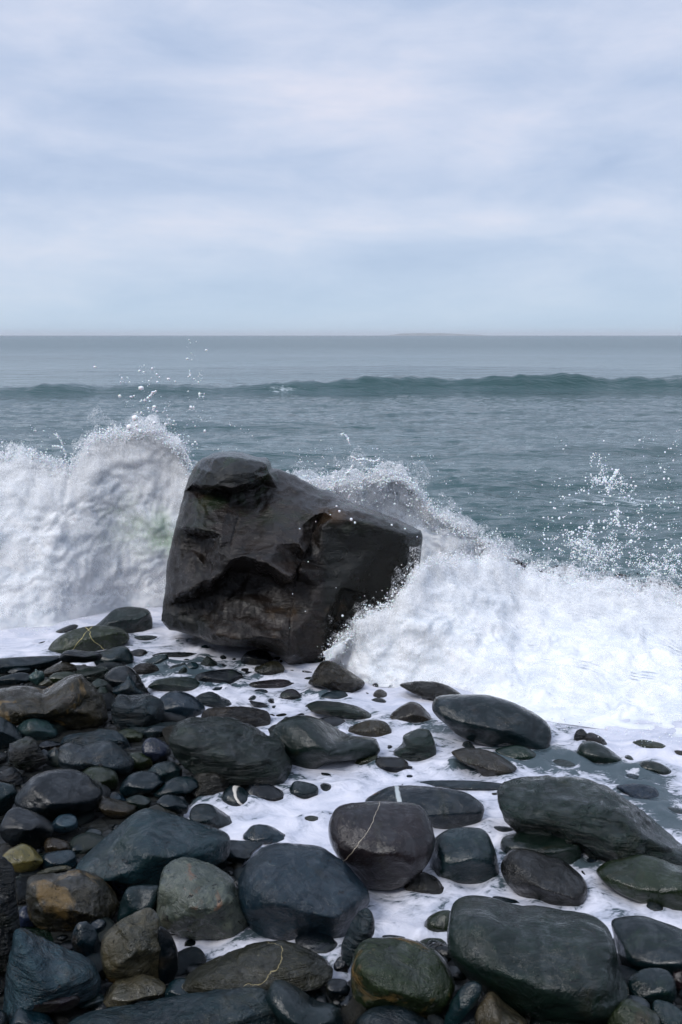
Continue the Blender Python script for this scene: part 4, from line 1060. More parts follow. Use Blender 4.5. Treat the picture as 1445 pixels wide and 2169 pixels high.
# shingle bed under everything, past counting
V0, F0 = ICO[1]
vs, fs = [], []
nb_ = 0
for k in range(2200):
    if k < 1600:
        p = on_level(rng.uniform(-300, 1750), rng.uniform(1400, 2500), 0.0)
        x, y = p[0], p[1]
    else:
        x, y = rng.uniform(-5, 5), rng.uniform(-2.5, 4.6)
    if not DRYMASK_IN(x, y) and y > 1.0:
        continue
    s = rng.uniform(0.008, 0.026) * (1 if k < 3600 else 1.8)
    z = 0.9 * float(smooth01(np.array((0.5 - y) / 14.0))) + 0.025
    vv = V0 * np.array([rng.uniform(.8, 1.4), rng.uniform(.8, 1.2), rng.uniform(.5, .8)]) * s * (1 + 0.1 * rng.normal(size=(len(V0), 1)))
    a = rng.uniform(0, 6.28)
    vv = np.stack([vv[:, 0] * math.cos(a) - vv[:, 1] * math.sin(a), vv[:, 0] * math.sin(a) + vv[:, 1] * math.cos(a), vv[:, 2]], 1)
    vs.append(vv + np.array([x, y, z])); fs.append(F0 + nb_); nb_ += len(V0)
sh = add_obj('shingle', mesh_np('shingle', np.concatenate(vs), np.concatenate(fs), M['smooth']))
sh.color = (0.010, 0.013, 0.014, 1)
tag(sh, 'small dark wet shingle between and under the stones', 'shingle', kind='stuff')
# ------------------------------------------------------------------ sea
def sea_material():
    m, t, b = new_mat('sea water')
    g = N(t, 'ShaderNodeNewGeometry')
    P = g.outputs['Position']
    c = mix_col(t, noise_node(t, P, 0.12, 3, 0.5), (0.018, 0.052, 0.052), (0.032, 0.080, 0.082))
    # thin streaks of old foam
    mp = N(t, 'ShaderNodeMapping'); mp.inputs['Scale'].default_value = (0.55, 2.2, 1)
    t.links.new(P, mp.inputs[0])
    a1 = noise_node(t, mp.outputs[0], 0.55, 2, 0.5)
    a2 = noise_node(t, mp.outputs[0], 5.5, 6, 0.72, 2.0)
    fa = N(t, 'ShaderNodeAttribute', attribute_name='foam')
    k = math_node(t, 'ADD', fa.outputs['Fac'], math_node(t, 'MULTIPLY', math_node(t, 'SUBTRACT', a1, 0.62), 1.6))
    k = math_node(t, 'MULTIPLY', math_node(t, 'ADD', math_node(t, 'MULTIPLY', k, 0.30), math_node(t, 'SUBTRACT', a2, 0.66)), 6.0, clamp=True)
    c = mix_col(t, k, c, (0.62, 0.68, 0.72))
    t.links.new(c, b.inputs['Base Color'])
    fr_ = N(t, 'ShaderNodeAttribute', attribute_name='chop')
    rr = math_node(t, 'ADD', fr_.outputs['Fac'], math_node(t, 'MULTIPLY', k, 0.4))
    t.links.new(rr, b.inputs['Roughness'])
    b.inputs['IOR'].default_value = 1.33
    mp2 = N(t, 'ShaderNodeMapping'); mp2.inputs['Scale'].default_value = (0.6, 1.6, 1)
    t.links.new(P, mp2.inputs[0])
    nb = bump(t, noise_node(t, mp2.outputs[0], 5, 4, 0.6, 0.4), 0.9, 0.035)
    nb = bump(t, noise_node(t, mp2.outputs[0], 0.55, 4, 0.6, 0.3), 0.8, 0.22, nb)
    # chop too small and far to be drawn wave by wave still tilts the surface every way
    sc_ = N(t, 'ShaderNodeVectorMath', operation='SUBTRACT'); t.links.new(noise_node(t, mp2.outputs[0], 1.4, 3, 0.7, 0.0, 'Color'), sc_.inputs[0]); sc_.inputs[1].default_value = (0.5, 0.5, 0.5)
    ml = N(t, 'ShaderNodeVectorMath', operation='MULTIPLY'); t.links.new(sc_.outputs[0], ml.inputs[0]); ml.inputs[1].default_value = (0.18, 0.30, 0.0)
    ad = N(t, 'ShaderNodeVectorMath', operation='ADD'); t.links.new(ml.outputs[0], ad.inputs[0]); t.links.new(nb, ad.inputs[1])
    no = N(t, 'ShaderNodeVectorMath', operation='NORMALIZE'); t.links.new(ad.outputs[0], no.inputs[0])
    nb = no.outputs[0]
    t.links.new(nb, b.inputs['Normal'])
    return m


M['sea'] = sea_material()


def swell(x, y):
    """the unbroken swell out from shore and smaller humps in front of it"""
    z = 0
    # main swell: crest line wanders, higher to the right
    cy = 27.5 + 1.2 * np.sin(x * 0.13 + .5) + 0.02 * x
    hgt = 0.47 * (1 + 0.24 * noise3(np.stack([x * .7, y * .2, x * 0 + 3], 1)) + 0.16 * noise3(np.stack([x * 2.7, y * .3, x * 0 + 8], 1))) * (0.62 + 0.38 * smooth01((x + 3.0) / 5.0)) * (1 - 0.40 * np.exp(-((x + 3.4) / 1.0) ** 2)) * (0.90 + 0.12 * np.sin(x * 1.3) + .05 * np.sin(x * 3.1))
    hgt = hgt * (0.65 + 0.35 * smooth01((x + 9.5) / 2.5))
    u = y - cy
    front = np.exp(-(np.minimum(u, 0) / 0.62) ** 2)
    back = np.exp(-(np.maximum(u, 0) / 3.6) ** 2)
    z = z + hgt * np.where(u < 0, front, back)
    # low hump before it
    for (yy, hh, wf, wb, x0, xw) in ((17.0, 0.10, .5, 1.3, -2.5, 3.0), (13.0, 0.085, .38, 1.0, -1.6, 1.2), (14.2, 0.06, .4, 1.1, 3.5, 2.5), (10.5, .045, .3, .8, 2.2, 1.6),
                                     (8.6, .035, .22, .6, .6, 1.2), (45, .22, 2.2, 5, 3, 20), (70, .25, 3, 7, -10, 30)):
        u = y - yy - 0.25 * np.sin(x * 0.9 + yy)
        z = z + hh * np.where(u < 0, np.exp(-(u / wf) ** 2), np.exp(-(u / wb) ** 2)) * np.exp(-((x - x0) / xw) ** 2)
    return z


NR, NC = 560, 480
rr = 4.6 * (30000 / 4.6) ** (np.linspace(0, 1, NR) ** 1.0)
# more rows where the picture needs them
rr = np.concatenate([np.linspace(5.0, 12, 140, endpoint=False), np.linspace(12, 34, 150, endpoint=False), 34 * (30000 / 34) ** np.linspace(0, 1, 70)])
th = np.concatenate([np.linspace(-80, -25, 24, endpoint=False), np.linspace(-25, 25, 270, endpoint=False), np.linspace(25, 80, 25)])
Rr, Th = np.meshgrid(rr, np.radians(th), indexing='ij')
X = (Rr * np.sin(Th)).ravel(); Y = (Rr * np.cos(Th)).ravel()
fade = np.clip(26 / (Rr.ravel() + 4), 0.05, 1.0)
q = np.stack([X * 0.8, Y * 1.7, X * 0], 1)
Z = swell(X, Y) + fade * (0.060 * fbm(q * 0.55, 3) + 0.030 * fbm(q * 2.0 + 9, 3, ridge=True) + 0.009 * fbm(q * 6.5 + 5, 2))
Z = Z + 0.02 - 0.22 * smooth01((6.1 - Rr.ravel()) / 0.7)
sea = add_obj('sea', mesh_np('sea', np.stack([X, Y, Z], 1), grid_faces(len(rr), len(th)), M['sea']))
foam = 0.85 * np.exp(-((X + 0.3) / 1.0) ** 2 - ((Y - 19.4) / 0.5) ** 2)
foam += 0.60 * np.exp(-((X - 2.5) / 1.0) ** 2 - ((Y - 9.4) / 0.9) ** 2)
foam += 0.45 * np.exp(-((Y - 6.2) / 0.6) ** 2)
foam += 0.75 * np.exp(-((X + 1.6) / .45) ** 2 - ((Y - 27.2) / .5) ** 2) + 0.6 * np.exp(-((X - 3.2) / .2) ** 2 - ((Y - 27.3) / .3) ** 2)
foam += 0.40 * np.exp(-((X + 2.2) / .9) ** 2 - ((Y - 8.3) / .8) ** 2)
attr(sea.data, 'foam', foam)
# waves too small to resolve far out widen the sea's highlight
attr(sea.data, 'chop', 0.09 + 0.16 * smooth01((np.hypot(X, Y) - 12) / 150) ** 0.7)
tag(sea, kind='structure')


# ------------------------------------------------------------------ the wash between the stones
def foam_material(name, attr_cover=True):
    m, t, b = new_mat(name)
    g = N(t, 'ShaderNodeNewGeometry')
    P = g.outputs['Position']
    co = N(t, 'ShaderNodeAttribute', attribute_name='cover')
    mp = N(t, 'ShaderNodeMapping'); mp.inputs['Scale'].default_value = (1, 1.6, 1)
    t.links.new(P, mp.inputs[0])
    n1 = noise_node(t, mp.outputs[0], 5.5, 5, 0.6, 1.2)
    n2 = noise_node(t, mp.outputs[0], 24, 5, 0.65, 1.5)
    k = math_node(t, 'ADD', co.outputs['Fac'], math_node(t, 'MULTIPLY', math_node(t, 'SUBTRACT', n1, 0.5), 1.5))
    k = math_node(t, 'ADD', k, math_node(t, 'MULTIPLY', math_node(t, 'SUBTRACT', n2, 0.5), 1.0))
    cov = ramp(t, k, [(0.40, 0.0), (0.56, 0.75), (0.80, 1.0)])
    white = mix_col(t, ramp(t, n1, [(0.3, 0.0), (0.7, 1.0)]), (0.44, 0.47, 0.56), (0.72, 0.71, 0.76))  # soft grey-lilac shadows on the foam are mixed into its white
    c = mix_col(t, cov, (0.060, 0.085, 0.098), white)
    t.links.new(c, b.inputs['Base Color'])
    r = N(t, 'ShaderNodeMapRange', ins={1: 0.0, 2: 1.0, 3: 0.08, 4: 0.6}); t.links.new(cov, r.inputs[0])
    t.links.new(r.outputs[0], b.inputs['Roughness'])
    b.inputs['IOR'].default_value = 1.33
    b.inputs['Subsurface Weight'].default_value = 0.25
    b.inputs['Subsurface Radius'].default_value = (1, 1, 1)
    b.inputs['Subsurface Scale'].default_value = 0.02
    nb = bump(t, n1, 0.5, 0.025)
    nb = bump(t, n2, 0.35, 0.006, nb)
    t.links.new(nb, b.inputs['Normal'])
    return m


M['wash'] = foam_material('foamy wash')
xs = np.concatenate([np.linspace(-5, -2.1, 30, endpoint=False), np.linspace(-2.1, 2.1, 330, endpoint=False), np.linspace(2.1, 5, 31)]); ys = np.linspace(0.9, 6.3, 330)
X, Y = np.meshgrid(xs, ys); X = X.ravel(); Y = Y.ravel()
q = np.stack([X, Y * 1.5, X * 0], 1)
Z = 0.004 + 0.010 * fbm(q * 2.6, 3) + 0.006 * fbm(q * 9 + 3, 3)
# water piles up and swirls round the stones
for (sx, sy, sz, sr, sh, lo, hi, lb) in placed:
    d = np.hypot(X - sx, Y - sy)
    Z += 0.012 * np.exp(-((d - sr * 0.95) / (0.25 * sr + .01)) ** 2)
Z -= 0.05 * poly_mask(X, Y, DRY, 0.05)
cover = 0.84 - 0.05 * smooth01((Y - 3.2) / 1.2)
for (sx, sy, sz, sr, sh, lo, hi, lb) in placed:          # foam cover lowered in rings, drawing the dark shading at stone bases
    d = np.hypot(X - sx, Y - sy) / sr
    cover = cover - 0.16 * np.exp(-((d - 0.95) / 0.22) ** 2)


def thin(px, py, sx, sy, a):
    c = on_level(px, py, 0)
    e = on_level(px + sx, py, 0); f = on_level(px, py - sy, 0)
    global cover
    cover = cover - a * np.exp(-((X - c[0]) / abs(e[0] - c[0])) ** 2 - ((Y - c[1]) / abs(f[1] - c[1])) ** 2)


for a_ in ((470, 1440, 110, 22, .35), (640, 1480, 90, 14, .35), (900, 1540, 40, 14, .4), (1080, 1590, 50, 14, .5), (1190, 1610, 90, 35, .62), (1370, 1680, 70, 45, .7), (1010, 1620, 60, 30, .45), (1200, 1545, 60, 22, .75), (1390, 1560, 60, 20, .6), (700, 1450, 60, 25, .5),
           (560, 1420, 60, 20, .35), (330, 1425, 80, 16, .45), (430, 1400, 60, 12, .35), (860, 1465, 70, 12, .5), (980, 1560, 50, 18, .35), (760, 1530, 60, 15, .3),
           (1320, 1620, 60, 16, .3), (540, 1500, 50, 12, .25), (1420, 1745, 30, 30, .5), (1240, 1840, 40, 12, .5), (420, 1930, 60, 30, .12), (830, 1905, 60, 14, .22), (620, 1660, 60, 6, .2)):
    thin(*a_)
for (fx, fy_) in ((-300, 1345), (-100, 1345), (50, 1342), (150, 1330), (250, 1305), (345, 1290), (720, 1430), (800, 1460), (900, 1475), (1000, 1492), (1080, 1512), (1300, 1560), (1500, 1590), (1650, 1600)):
    c_ = on_level(fx, fy_, 0)
    cover = cover + 0.42 * np.exp(-((X - c_[0]) / 0.35) ** 2 - ((Y - c_[1] - .05) / 0.20) ** 2)
wash = add_obj('wash', mesh_np('wash', np.stack([X, Y, Z], 1), grid_faces(len(ys), len(xs)), M['wash']))
attr(wash.data, 'cover', cover)
tag(wash, kind='structure')


# ------------------------------------------------------------------ breaking waves
def spray_material():
    m, t, b = new_mat('white water')
    g = N(t, 'ShaderNodeNewGeometry')
    gl = N(t, 'ShaderNodeAttribute', attribute_name='green')
    P = g.outputs['Position']
    n1 = noise_node(t, P, 7, 6, 0.65, 0.8)
    n2 = noise_node(t, P, 60, 5, 0.75, 0.4)
    w = mix_col(t, ramp(t, n1, [(0.35, 0.0), (0.62, 1.0)]), (0.68, 0.72, 0.76), (0.95, 0.955, 0.96))  # greyer mottles put the wave's soft shading into its colour
    k = math_node(t, 'ADD', gl.outputs['Fac'], math_node(t, 'MULTIPLY', math_node(t, 'SUBTRACT', n1, 0.5), 1.6))
    k = math_node(t, 'ADD', k, math_node(t, 'MULTIPLY', math_node(t, 'SUBTRACT', n2, 0.5), 0.8))
    kk = ramp(t, k, [(0.30, 0.0), (1.1, 0.85)])
    c = mix_col(t, kk, w, (0.38, 0.50, 0.38))
    t.links.new(c, b.inputs['Base Color'])
    b.inputs['Roughness'].default_value = 0.6
    b.inputs['IOR'].default_value = 1.33
    b.inputs['Specular IOR Level'].default_value = 0.2
    b.inputs['Subsurface Weight'].default_value = 0.6
    b.inputs['Subsurface Radius'].default_value = (1, 1, 1)
    b.inputs['Subsurface Scale'].default_value = 0.08
    nb = bump(t, n2, 0.35, 0.010)
    t.links.new(nb, b.inputs['Normal'])
    tr = N(t, 'ShaderNodeBsdfTranslucent'); t.links.new(c, tr.inputs['Color'])
    mx_ = N(t, 'ShaderNodeMixShader', ins={0: 0.06})
    t.links.new(b.outputs[0], mx_.inputs[1]); t.links.new(tr.outputs[0], mx_.inputs[2])
    t.links.new(mx_.outputs[0], t.nodes['Material Output'].inputs['Surface'])
    return m


M['spray'] = spray_material()


def veil_material():
    m, t, b = new_mat('fine spray')
    P = N(t, 'ShaderNodeNewGeometry').outputs['Position']
    va = N(t, 'ShaderNodeAttribute', attribute_name='veil').outputs['Fac']
    lo = noise_node(t, P, 8, 4, 0.6, 0.6)
    hi = noise_node(t, P, 100, 5, 0.75, 0.3)
    k = math_node(t, 'ADD', math_node(t, 'MULTIPLY', math_node(t, 'SUBTRACT', lo, 0.5), 1.4), math_node(t, 'MULTIPLY', math_node(t, 'SUBTRACT', hi, 0.5), 1.9))
    k = math_node(t, 'ADD', k, math_node(t, 'MULTIPLY', math_node(t, 'SUBTRACT', va, 0.42), 1.6))
    al = ramp(t, math_node(t, 'ADD', k, 0.5), [(0.30, 0.0), (0.52, 0.35), (0.85, 0.95)])
    al = math_node(t, 'MULTIPLY', al, math_node(t, 'MULTIPLY', va, 6.0, clamp=True))
    df = N(t, 'ShaderNodeBsdfDiffuse'); df.inputs['Color'].default_value = (0.95, 0.955, 0.96, 1)
    tl = N(t, 'ShaderNodeBsdfTranslucent'); tl.inputs['Color'].default_value = (0.95, 0.955, 0.96, 1)
    m1 = N(t, 'ShaderNodeMixShader', ins={0: 0.4}); t.links.new(df.outputs[0], m1.inputs[1]); t.links.new(tl.outputs[0], m1.inputs[2])
    tp = N(t, 'ShaderNodeBsdfTransparent')
    m2 = N(t, 'ShaderNodeMixShader'); t.links.new(al, m2.inputs[0]); t.links.new(tp.outputs[0], m2.inputs[1]); t.links.new(m1.outputs[0], m2.inputs[2])
    t.links.new(m2.outputs[0], t.nodes['Material Output'].inputs['Surface'])
    return m


M['veil'] = veil_material()


def wave_body(name, label, foot, crest, dist, back, x0, x1, ncol, nrow, seed, amp=0.05, rag=14, green=None, bulge=0.62):
    """a tumbling mass of white water: foot line on the ground, crest line at its own distance"""
    pxs = np.linspace(x0, x1, ncol)
    fy = np.interp(pxs, [p[0] for p in foot], [p[1] for p in foot])
    cy = np.interp(pxs, [p[0] for p in crest], [p[1] for p in crest])
    dd = np.interp(pxs, [p[0] for p in dist], [p[1] for p in dist])
    kern = np.hanning(2 * int(26 / ((x1 - x0) / ncol)) + 1); kern /= kern.sum()
    sm = lambda a: np.convolve(np.pad(a, len(kern) // 2, mode='edge'), kern, 'valid')
    fy, cy, dd = sm(fy), 0.35 * cy + 0.65 * sm(cy), sm(dd)
    q1 = np.stack([pxs / 42.0, pxs * 0 + seed, pxs * 0], 1)
    q2 = np.stack([pxs / 7.0, pxs * 0 + seed, pxs * 0], 1)
    tear = rag * 0.9 * (fbm(q2, 4) + 0.1) + rag * 1.2 * fbm(q1, 3) - rag * .7
    # the foot wanders too
    fy = fy + 12 * fbm(q1 * .28 + 40, 1)
    S = np.concatenate([np.linspace(0, 1, nrow), 1 + np.linspace(0.02, 1, nrow // 3)])
    Fp = np.array([on_level(x, y, -0.01) for x, y in zip(pxs, fy)])
    Cp = np.array([at_dist(x, y, d) for x, y, d in zip(pxs, cy, dd)])
    V = np.zeros((len(S), ncol, 3))
    for i, s in enumerate(S):
        if s <= 1:
            a = 1 - (1 - s) ** (1 / bulge) if False else s
            hz = np.sin(s ** 1.22 * np.pi / 2)
            ho = 1 - np.cos(s * np.pi / 2)
            hb = 0.8 * s + 0.2 * ho
            V[i, :, 0] = Fp[:, 0] * (1 - hb) + Cp[:, 0] * hb
            V[i, :, 1] = Fp[:, 1] * (1 - hb) + Cp[:, 1] * hb
            V[i, :, 2] = -0.02 + (Cp[:, 2] + 0.02) * hz
        else:
            u = s - 1
            V[i, :, 0] = Cp[:, 0] * (1 + 0.04 * u)
            V[i, :, 1] = Cp[:, 1] + back * u
            V[i, :, 2] = Cp[:, 2] * (1 - u) ** 1.5 * (1 - 0.15 * u) - 0.06 * u
    px_m = 1.0 / F_PX * np.linalg.norm(Cp - np.array([0, 0, CAM_H]), axis=1)
    V[:, :, 2] += (0.8 * tear * px_m)[None, :] * smooth01((S - 0.74) / 0.26)[:, None] * (S[:, None] < 1.12)
    ss = np.repeat(S, ncol)
    V = V.reshape(-1, 3)
    # tumbling lumps
    G = V.reshape(len(S), ncol, 3)
    Gs = G.copy()
    for _ in range(60):
        Gs[:, 1:-1] = (Gs[:, :-2] + 2 * Gs[:, 1:-1] + Gs[:, 2:]) / 4
        Gs[1:-1] = (Gs[:-2] + 2 * Gs[1:-1] + Gs[2:]) / 4
    du = np.gradient(Gs, axis=1); dv = np.gradient(Gs, axis=0)
    nn = np.cross(du, dv).reshape(-1, 3)
    nn /= np.linalg.norm(nn, axis=1)[:, None] + 1e-9
    if nn[:, 1].mean() > 0 and nn[:, 2].mean() < 0:
        nn = -nn
    flip = nn[:, 2].mean() < 0
    if flip: nn = -nn
    warp = np.stack([fbm(V * 3 + 11 + seed, 2), fbm(V * 3 + 23, 2), fbm(V * 3 + 37, 2)], 1) * 0.10
    Vw = V + warp
    env = np.clip(ss * 4 + .45, 0.12, 1) * np.where(ss > 1, 0.8, 1.0)
    bil = lambda f, o: 2.4 * np.sqrt(noise3(Vw * f + o) ** 2 + 0.02) - 0.8
    h = amp * (0.60 * noise3(Vw * 3 + seed) + 0.42 * bil(6.5, seed) + 0.24 * bil(14, 5) + 0.13 * noise3(Vw * 30 + 9) + 0.06 * noise3(Vw * 66))
    V = V + nn * (h * env)[:, None]
    V[:, 2] = np.where(ss < 1, np.maximum(V[:, 2], 0.004 + 0.03 * ss), V[:, 2])
    F = grid_faces(len(S), ncol)
    me = mesh_np(name, V, F, M['spray'])
    gr = np.zeros(len(V))
    if green:
        pxg = np.tile(pxs, len(S))
        for (gx, gs, gw, gh, ga) in green:
            gr += ga * np.exp(-((pxg - gx) / gw) ** 2 - ((ss - gs) / gh) ** 2)
    attr(me, 'green', gr)
    o = add_obj(name, me)
    # loose veils of fine spray standing off the solid water
    ns = len(S)
    G3 = V.reshape(ns, ncol, 3)[::2, ::2]; N3 = nn.reshape(ns, ncol, 3)[::2, ::2]; s3 = ss.reshape(ns, ncol)[::2, ::2]
    p3 = np.broadcast_to(pxs[::2], s3.shape)
    for kv, (offs, up, dens) in enumerate(((0.010, 0.025, 0.72), (0.024, 0.060, 0.55), (0.042, 0.105, 0.38))):
        Q = (G3 + N3 * offs).reshape(-1, 3)
        wob = fbm(Q * 6 + 50 * kv, 3)
        sv = s3.ravel()
        Q = Q + N3.reshape(-1, 3) * (0.5 * offs * wob)[:, None]
        Q[:, 2] += up * (rag / 22) * smooth01((sv - 0.6) / 0.4) * (0.45 + 2.4 * np.maximum(0, wob + .15))
        d_ = dens * (0.42 + 0.58 * smooth01((sv - 0.45) / 0.45)) * smooth01((sv - 0.03) / 0.10) * (1 - smooth01((sv - 1.15) / 0.5))
        d_ = d_ * (1 - .35 * smooth01((sv - .8) / .2))
        d_ = d_ * smooth01((p3.ravel() - x0) / 25) * smooth01((x1 - p3.ravel()) / 25)
        mv = mesh_np('spray_veil', Q, grid_faces(s3.shape[0], s3.shape[1]), M['veil'])
        attr(mv, 'veil', d_)
        ov = add_obj('spray_veil', mv, o)
        ov['kind'] = 'stuff'
    return o, V, ss, nn


wl, VL, SL, NL = wave_body('breaking_wave', '', [(-500, 1345), (0, 1340), (100, 1335), (180, 1315), (250, 1300), (345, 1290), (480, 1290)],
                       [(-500, 985), (-200, 975), (-60, 955), (0, 968), (60, 965), (110, 985), (150, 1003), (172, 985), (190, 945), (215, 922), (260, 922), (300, 912), (345, 915), (375, 935), (398, 970), (410, 1030), (480, 1080)],
                       [(-500, 5.85), (480, 5.75)], 0.55, -420, 480, 420, 200, 3, amp=0.044, rag=20,
                       green=[(250, 0.40, 80, 0.18, 0.45), (335, 0.36, 45, 0.10, .6), (370, 0.36, 35, 0.09, .5), (70, 0.90, 30, 0.05, .5), (375, .8, 20, .15, .4)])
tag(wl, 'tall white splash of a wave bursting left of the big dark rock', 'wave')

wr, VR, SR, NRr = wave_body('breaking_wave', '', [(690, 1398), (720, 1420), (780, 1452), (900, 1470), (1000, 1487), (1160, 1530), (1300, 1553), (1445, 1577), (1900, 1610)],
                       [(690, 1392), (715, 1372), (760, 1330), (770, 1312), (830, 1294), (850, 1258), (878, 1228), (900, 1195), (950, 1185), (1050, 1190), (1100, 1212), (1200, 1222), (1300, 1232), (1445, 1262), (1900, 1290)],
                       [(690, 4.52), (760, 4.56), (870, 4.66), (920, 4.9), (1100, 5.5), (1900, 5.7)], 0.7, 690, 1850, 520, 200, 8, amp=0.045, rag=16,
                       green=[(1300, .8, 160, .2, .22), (1150, .45, 90, .2, .18), (800, .5, 60, .2, .2)])
tag(wr, 'broad white wall of foam rolling in right of the big dark rock', 'wave')

wb, VB, SB, NB = wave_body('breaking_wave', '', [(560, 1250), (1200, 1270)],
                       [(560, 1040), (640, 1016), (700, 1030), (740, 1028), (790, 1008), (830, 1002), (870, 1020), (898, 1060), (930, 1090), (1000, 1128), (1060, 1168), (1110, 1205), (1200, 1240)],
                       [(560, 5.85), (1200, 5.95)], 0.45, 570, 1190, 300, 130, 15, amp=0.045, rag=20,
                       green=None)
tag(wb, 'white burst of spray rising behind the right shoulder of the big rock', 'wave')

# ------------------------------------------------------------------ drops and threads of water
V1, F1 = ICO[0]
OCV = np.array([(1, 0, 0), (-1, 0, 0), (0, 1, 0), (0, -1, 0), (0, 0, 1), (0, 0, -1)], float)
OCF = np.array([(0, 2, 4), (2, 1, 4), (1, 3, 4), (3, 0, 4), (2, 0, 5), (1, 2, 5), (3, 1, 5), (0, 3, 5)])
dv_, df_, nd = [], [], 0


class Drops:
    def __init__(s): s.c, s.r, s.st = [], [], []

    def add(s, pts, rad, st=None):
        s.c.append(np.atleast_2d(pts)); s.r.append(np.atleast_1d(rad))

    def build(s, name, parent, mat, base=V1, faces=F1):
        c = np.concatenate(s.c); r = np.concatenate(s.r)
        Vs, Fs, nb0 = [], [], 0
        for sel, bb, ff in ((r < 0.0042, OCV, OCF), (r >= 0.0042, V1, F1)):
            cc, r_ = c[sel], r[sel]
            n = len(cc)
            st = np.random.default_rng(5).uniform(0.65, 1.5, (n, 1, 3))
            Vs.append((bb[None] * r_[:, None, None] * st + cc[:, None, :]).reshape(-1, 3))
            Fs.append((ff[None] + (np.arange(n) * len(bb))[:, None, None]).reshape(-1, 3) + nb0)
            nb0 += n * len(bb)
        V = np.concatenate(Vs); F = np.concatenate(Fs)
        o = add_obj(name, mesh_np(name, V, F, mat), parent)
        o['kind'] = 'stuff'
        return o


def cloud_px(D, n, cx, cy, sx, sy, dist, r0, r1, ds=0.15, power=3.6):
    n = int(n * 1.7); r0 *= .7
    kc = max(3, n // 14)                      # drops travel in loose clusters
    qx, qy = rng.normal(cx, sx, kc), rng.normal(cy, sy, kc)
    w = rng.integers(0, kc, n)
    sp = np.abs(rng.normal(0, 0.22, n)) + .03
    x = qx[w] + rng.normal(0, 1, n) * sx * sp; y = qy[w] + rng.normal(0, 1, n) * sy * sp
    u = rng.uniform(0, 1, n) ** power
    for a, b_, k in zip(x, y, u):
        D.add(at_dist(a, b_, dist + rng.normal(0, ds)), (r0 + (r1 - r0) * k) * .78)


def thread(D, pts, dist, r0=0.004, r1=0.009, jit=2.0, step=1.3):
    """a string of water thrown up, beaded along its length"""
    for (xa, ya), (xb, yb) in zip(pts, pts[1:]):
        L = math.hypot(xb - xa, yb - ya)
        for k in np.arange(0, L, step):
            s = k / L
            D.add(at_dist(xa + (xb - xa) * s + rng.normal(0, jit * .5), ya + (yb - ya) * s + rng.normal(0, jit * .5), dist + rng.normal(0, .01)), (r0 + (r1 - r0) * rng.uniform() ** 2) * .62)


def fuzz(D, V, SS, NN, n, lo, hi, r0, r1, out):
    """fine flecks torn off the surface of a wave, thickest near its crest"""
    sel = np.where((SS > lo) & (SS < hi))[0]
    i = rng.choice(sel, n)
    k = np.abs(rng.normal(0, 1, n)) ** 1.3
    p = V[i] + NN[i] * (out * k)[:, None] + rng.normal(0, 0.006, (n, 3))
    p[:, 2] += out * 0.6 * np.abs(rng.normal(0, 1, n)) * (SS[i] > 0.8)
    D.add(p, r0 + (r1 - r0) * rng.uniform(0, 1, n) ** 2.5)


mat_drop, t_, b_ = new_mat('flying water')
b_.inputs['Base Color'].default_value = (0.95, 0.96, 0.97, 1)
b_.inputs['Roughness'].default_value = 0.35
b_.inputs['Subsurface Weight'].default_value = 0.3
b_.inputs['Subsurface Scale'].default_value = 0.02

DL = Drops()
fuzz(DL, VL, SL, NL, 15000, 0.86, 1.12, 0.0012, 0.006, 0.030)
fuzz(DL, VL, SL, NL, 2500, 0.02, 0.85, 0.001, 0.004, 0.012)
cloud_px(DL, 60, 320, 880, 40, 30, 5.7, 0.003, 0.011)
cloud_px(DL, 70, 330, 830, 45, 45, 5.7, 0.002, 0.009)
cloud_px(DL, 60, 420, 790, 30, 35, 5.7, 0.0015, 0.006)
cloud_px(DL, 70, 430, 900, 60, 40, 5.7, 0.0015, 0.006)
cloud_px(DL, 60, 130, 930, 50, 25, 5.7, 0.0015, 0.006)
cloud_px(DL, 50, 30, 950, 50, 18, 5.7, 0.0015, 0.006)
for (x, y, r) in ((299, 822, 9), (314, 843, 6), (286, 886, 12), (327, 862, 10), (327, 896, 8), (397, 760, 6), (437, 742, 5), (403, 795, 7), (332, 793, 6), (338, 799, 5), (357, 803, 6),
                  (290, 901, 8), (434, 913, 6), (369, 892, 5), (274, 905, 12), (298, 912, 10), (379, 922, 6), (399, 829, 4), (371, 808, 4)):
    DL.add(at_dist(x, y, 5.7), r * 0.0013)
thread(DL, [(316, 842), (323, 834), (331, 828)], 5.7, .007, .012)
thread(DL, [(398, 800), (402, 790), (402, 782)], 5.7, .004, .007)
thread(DL, [(214, 925), (211, 918), (213, 908)], 5.7, .005, .009)
thread(DL, [(185, 970), (187, 950), (186, 942)], 5.7, .005, .009)
thread(DL, [(138, 975), (140, 962), (134, 950), (122, 946), (112, 944)], 5.7)
thread(DL, [(134, 950), (130, 935), (121, 922), (118, 917)], 5.7)
thread(DL, [(65, 1000), (66, 970), (68, 955), (64, 947)], 5.7, .006, .011)
thread(DL, [(66, 970), (74, 958), (80, 960)], 5.7)
thread(DL, [(40, 975), (42, 958), (40, 947)], 5.7)
thread(DL, [(18, 975), (16, 966), (12, 960)], 5.7)
thread(DL, [(408, 1000), (406, 985), (400, 968), (390, 953), (378, 940)], 5.7, .004, .008)
thread(DL, [(276, 905), (300, 915), (330, 912), (350, 908)], 5.7)
thread(DL, [(95, 1010), (120, 1002), (150, 1006)], 5.7)
for k in range(46):   # ragged lace along the crest
    x = rng.uniform(-30, 400)
    y = np.interp(x, [-30, 0, 60, 110, 150, 190, 215, 260, 345, 375, 400], [960, 968, 965, 985, 1003, 945, 922, 922, 915, 935, 985])
    lean = rng.uniform(-10, 10); hgt = rng.uniform(6, 22)
    thread(DL, [(x, y + 6), (x + lean * .4, y - hgt * .6), (x + lean, y - hgt)], 5.72, .003, .007, 1.5)
DL.build('spray', wl, mat_drop)

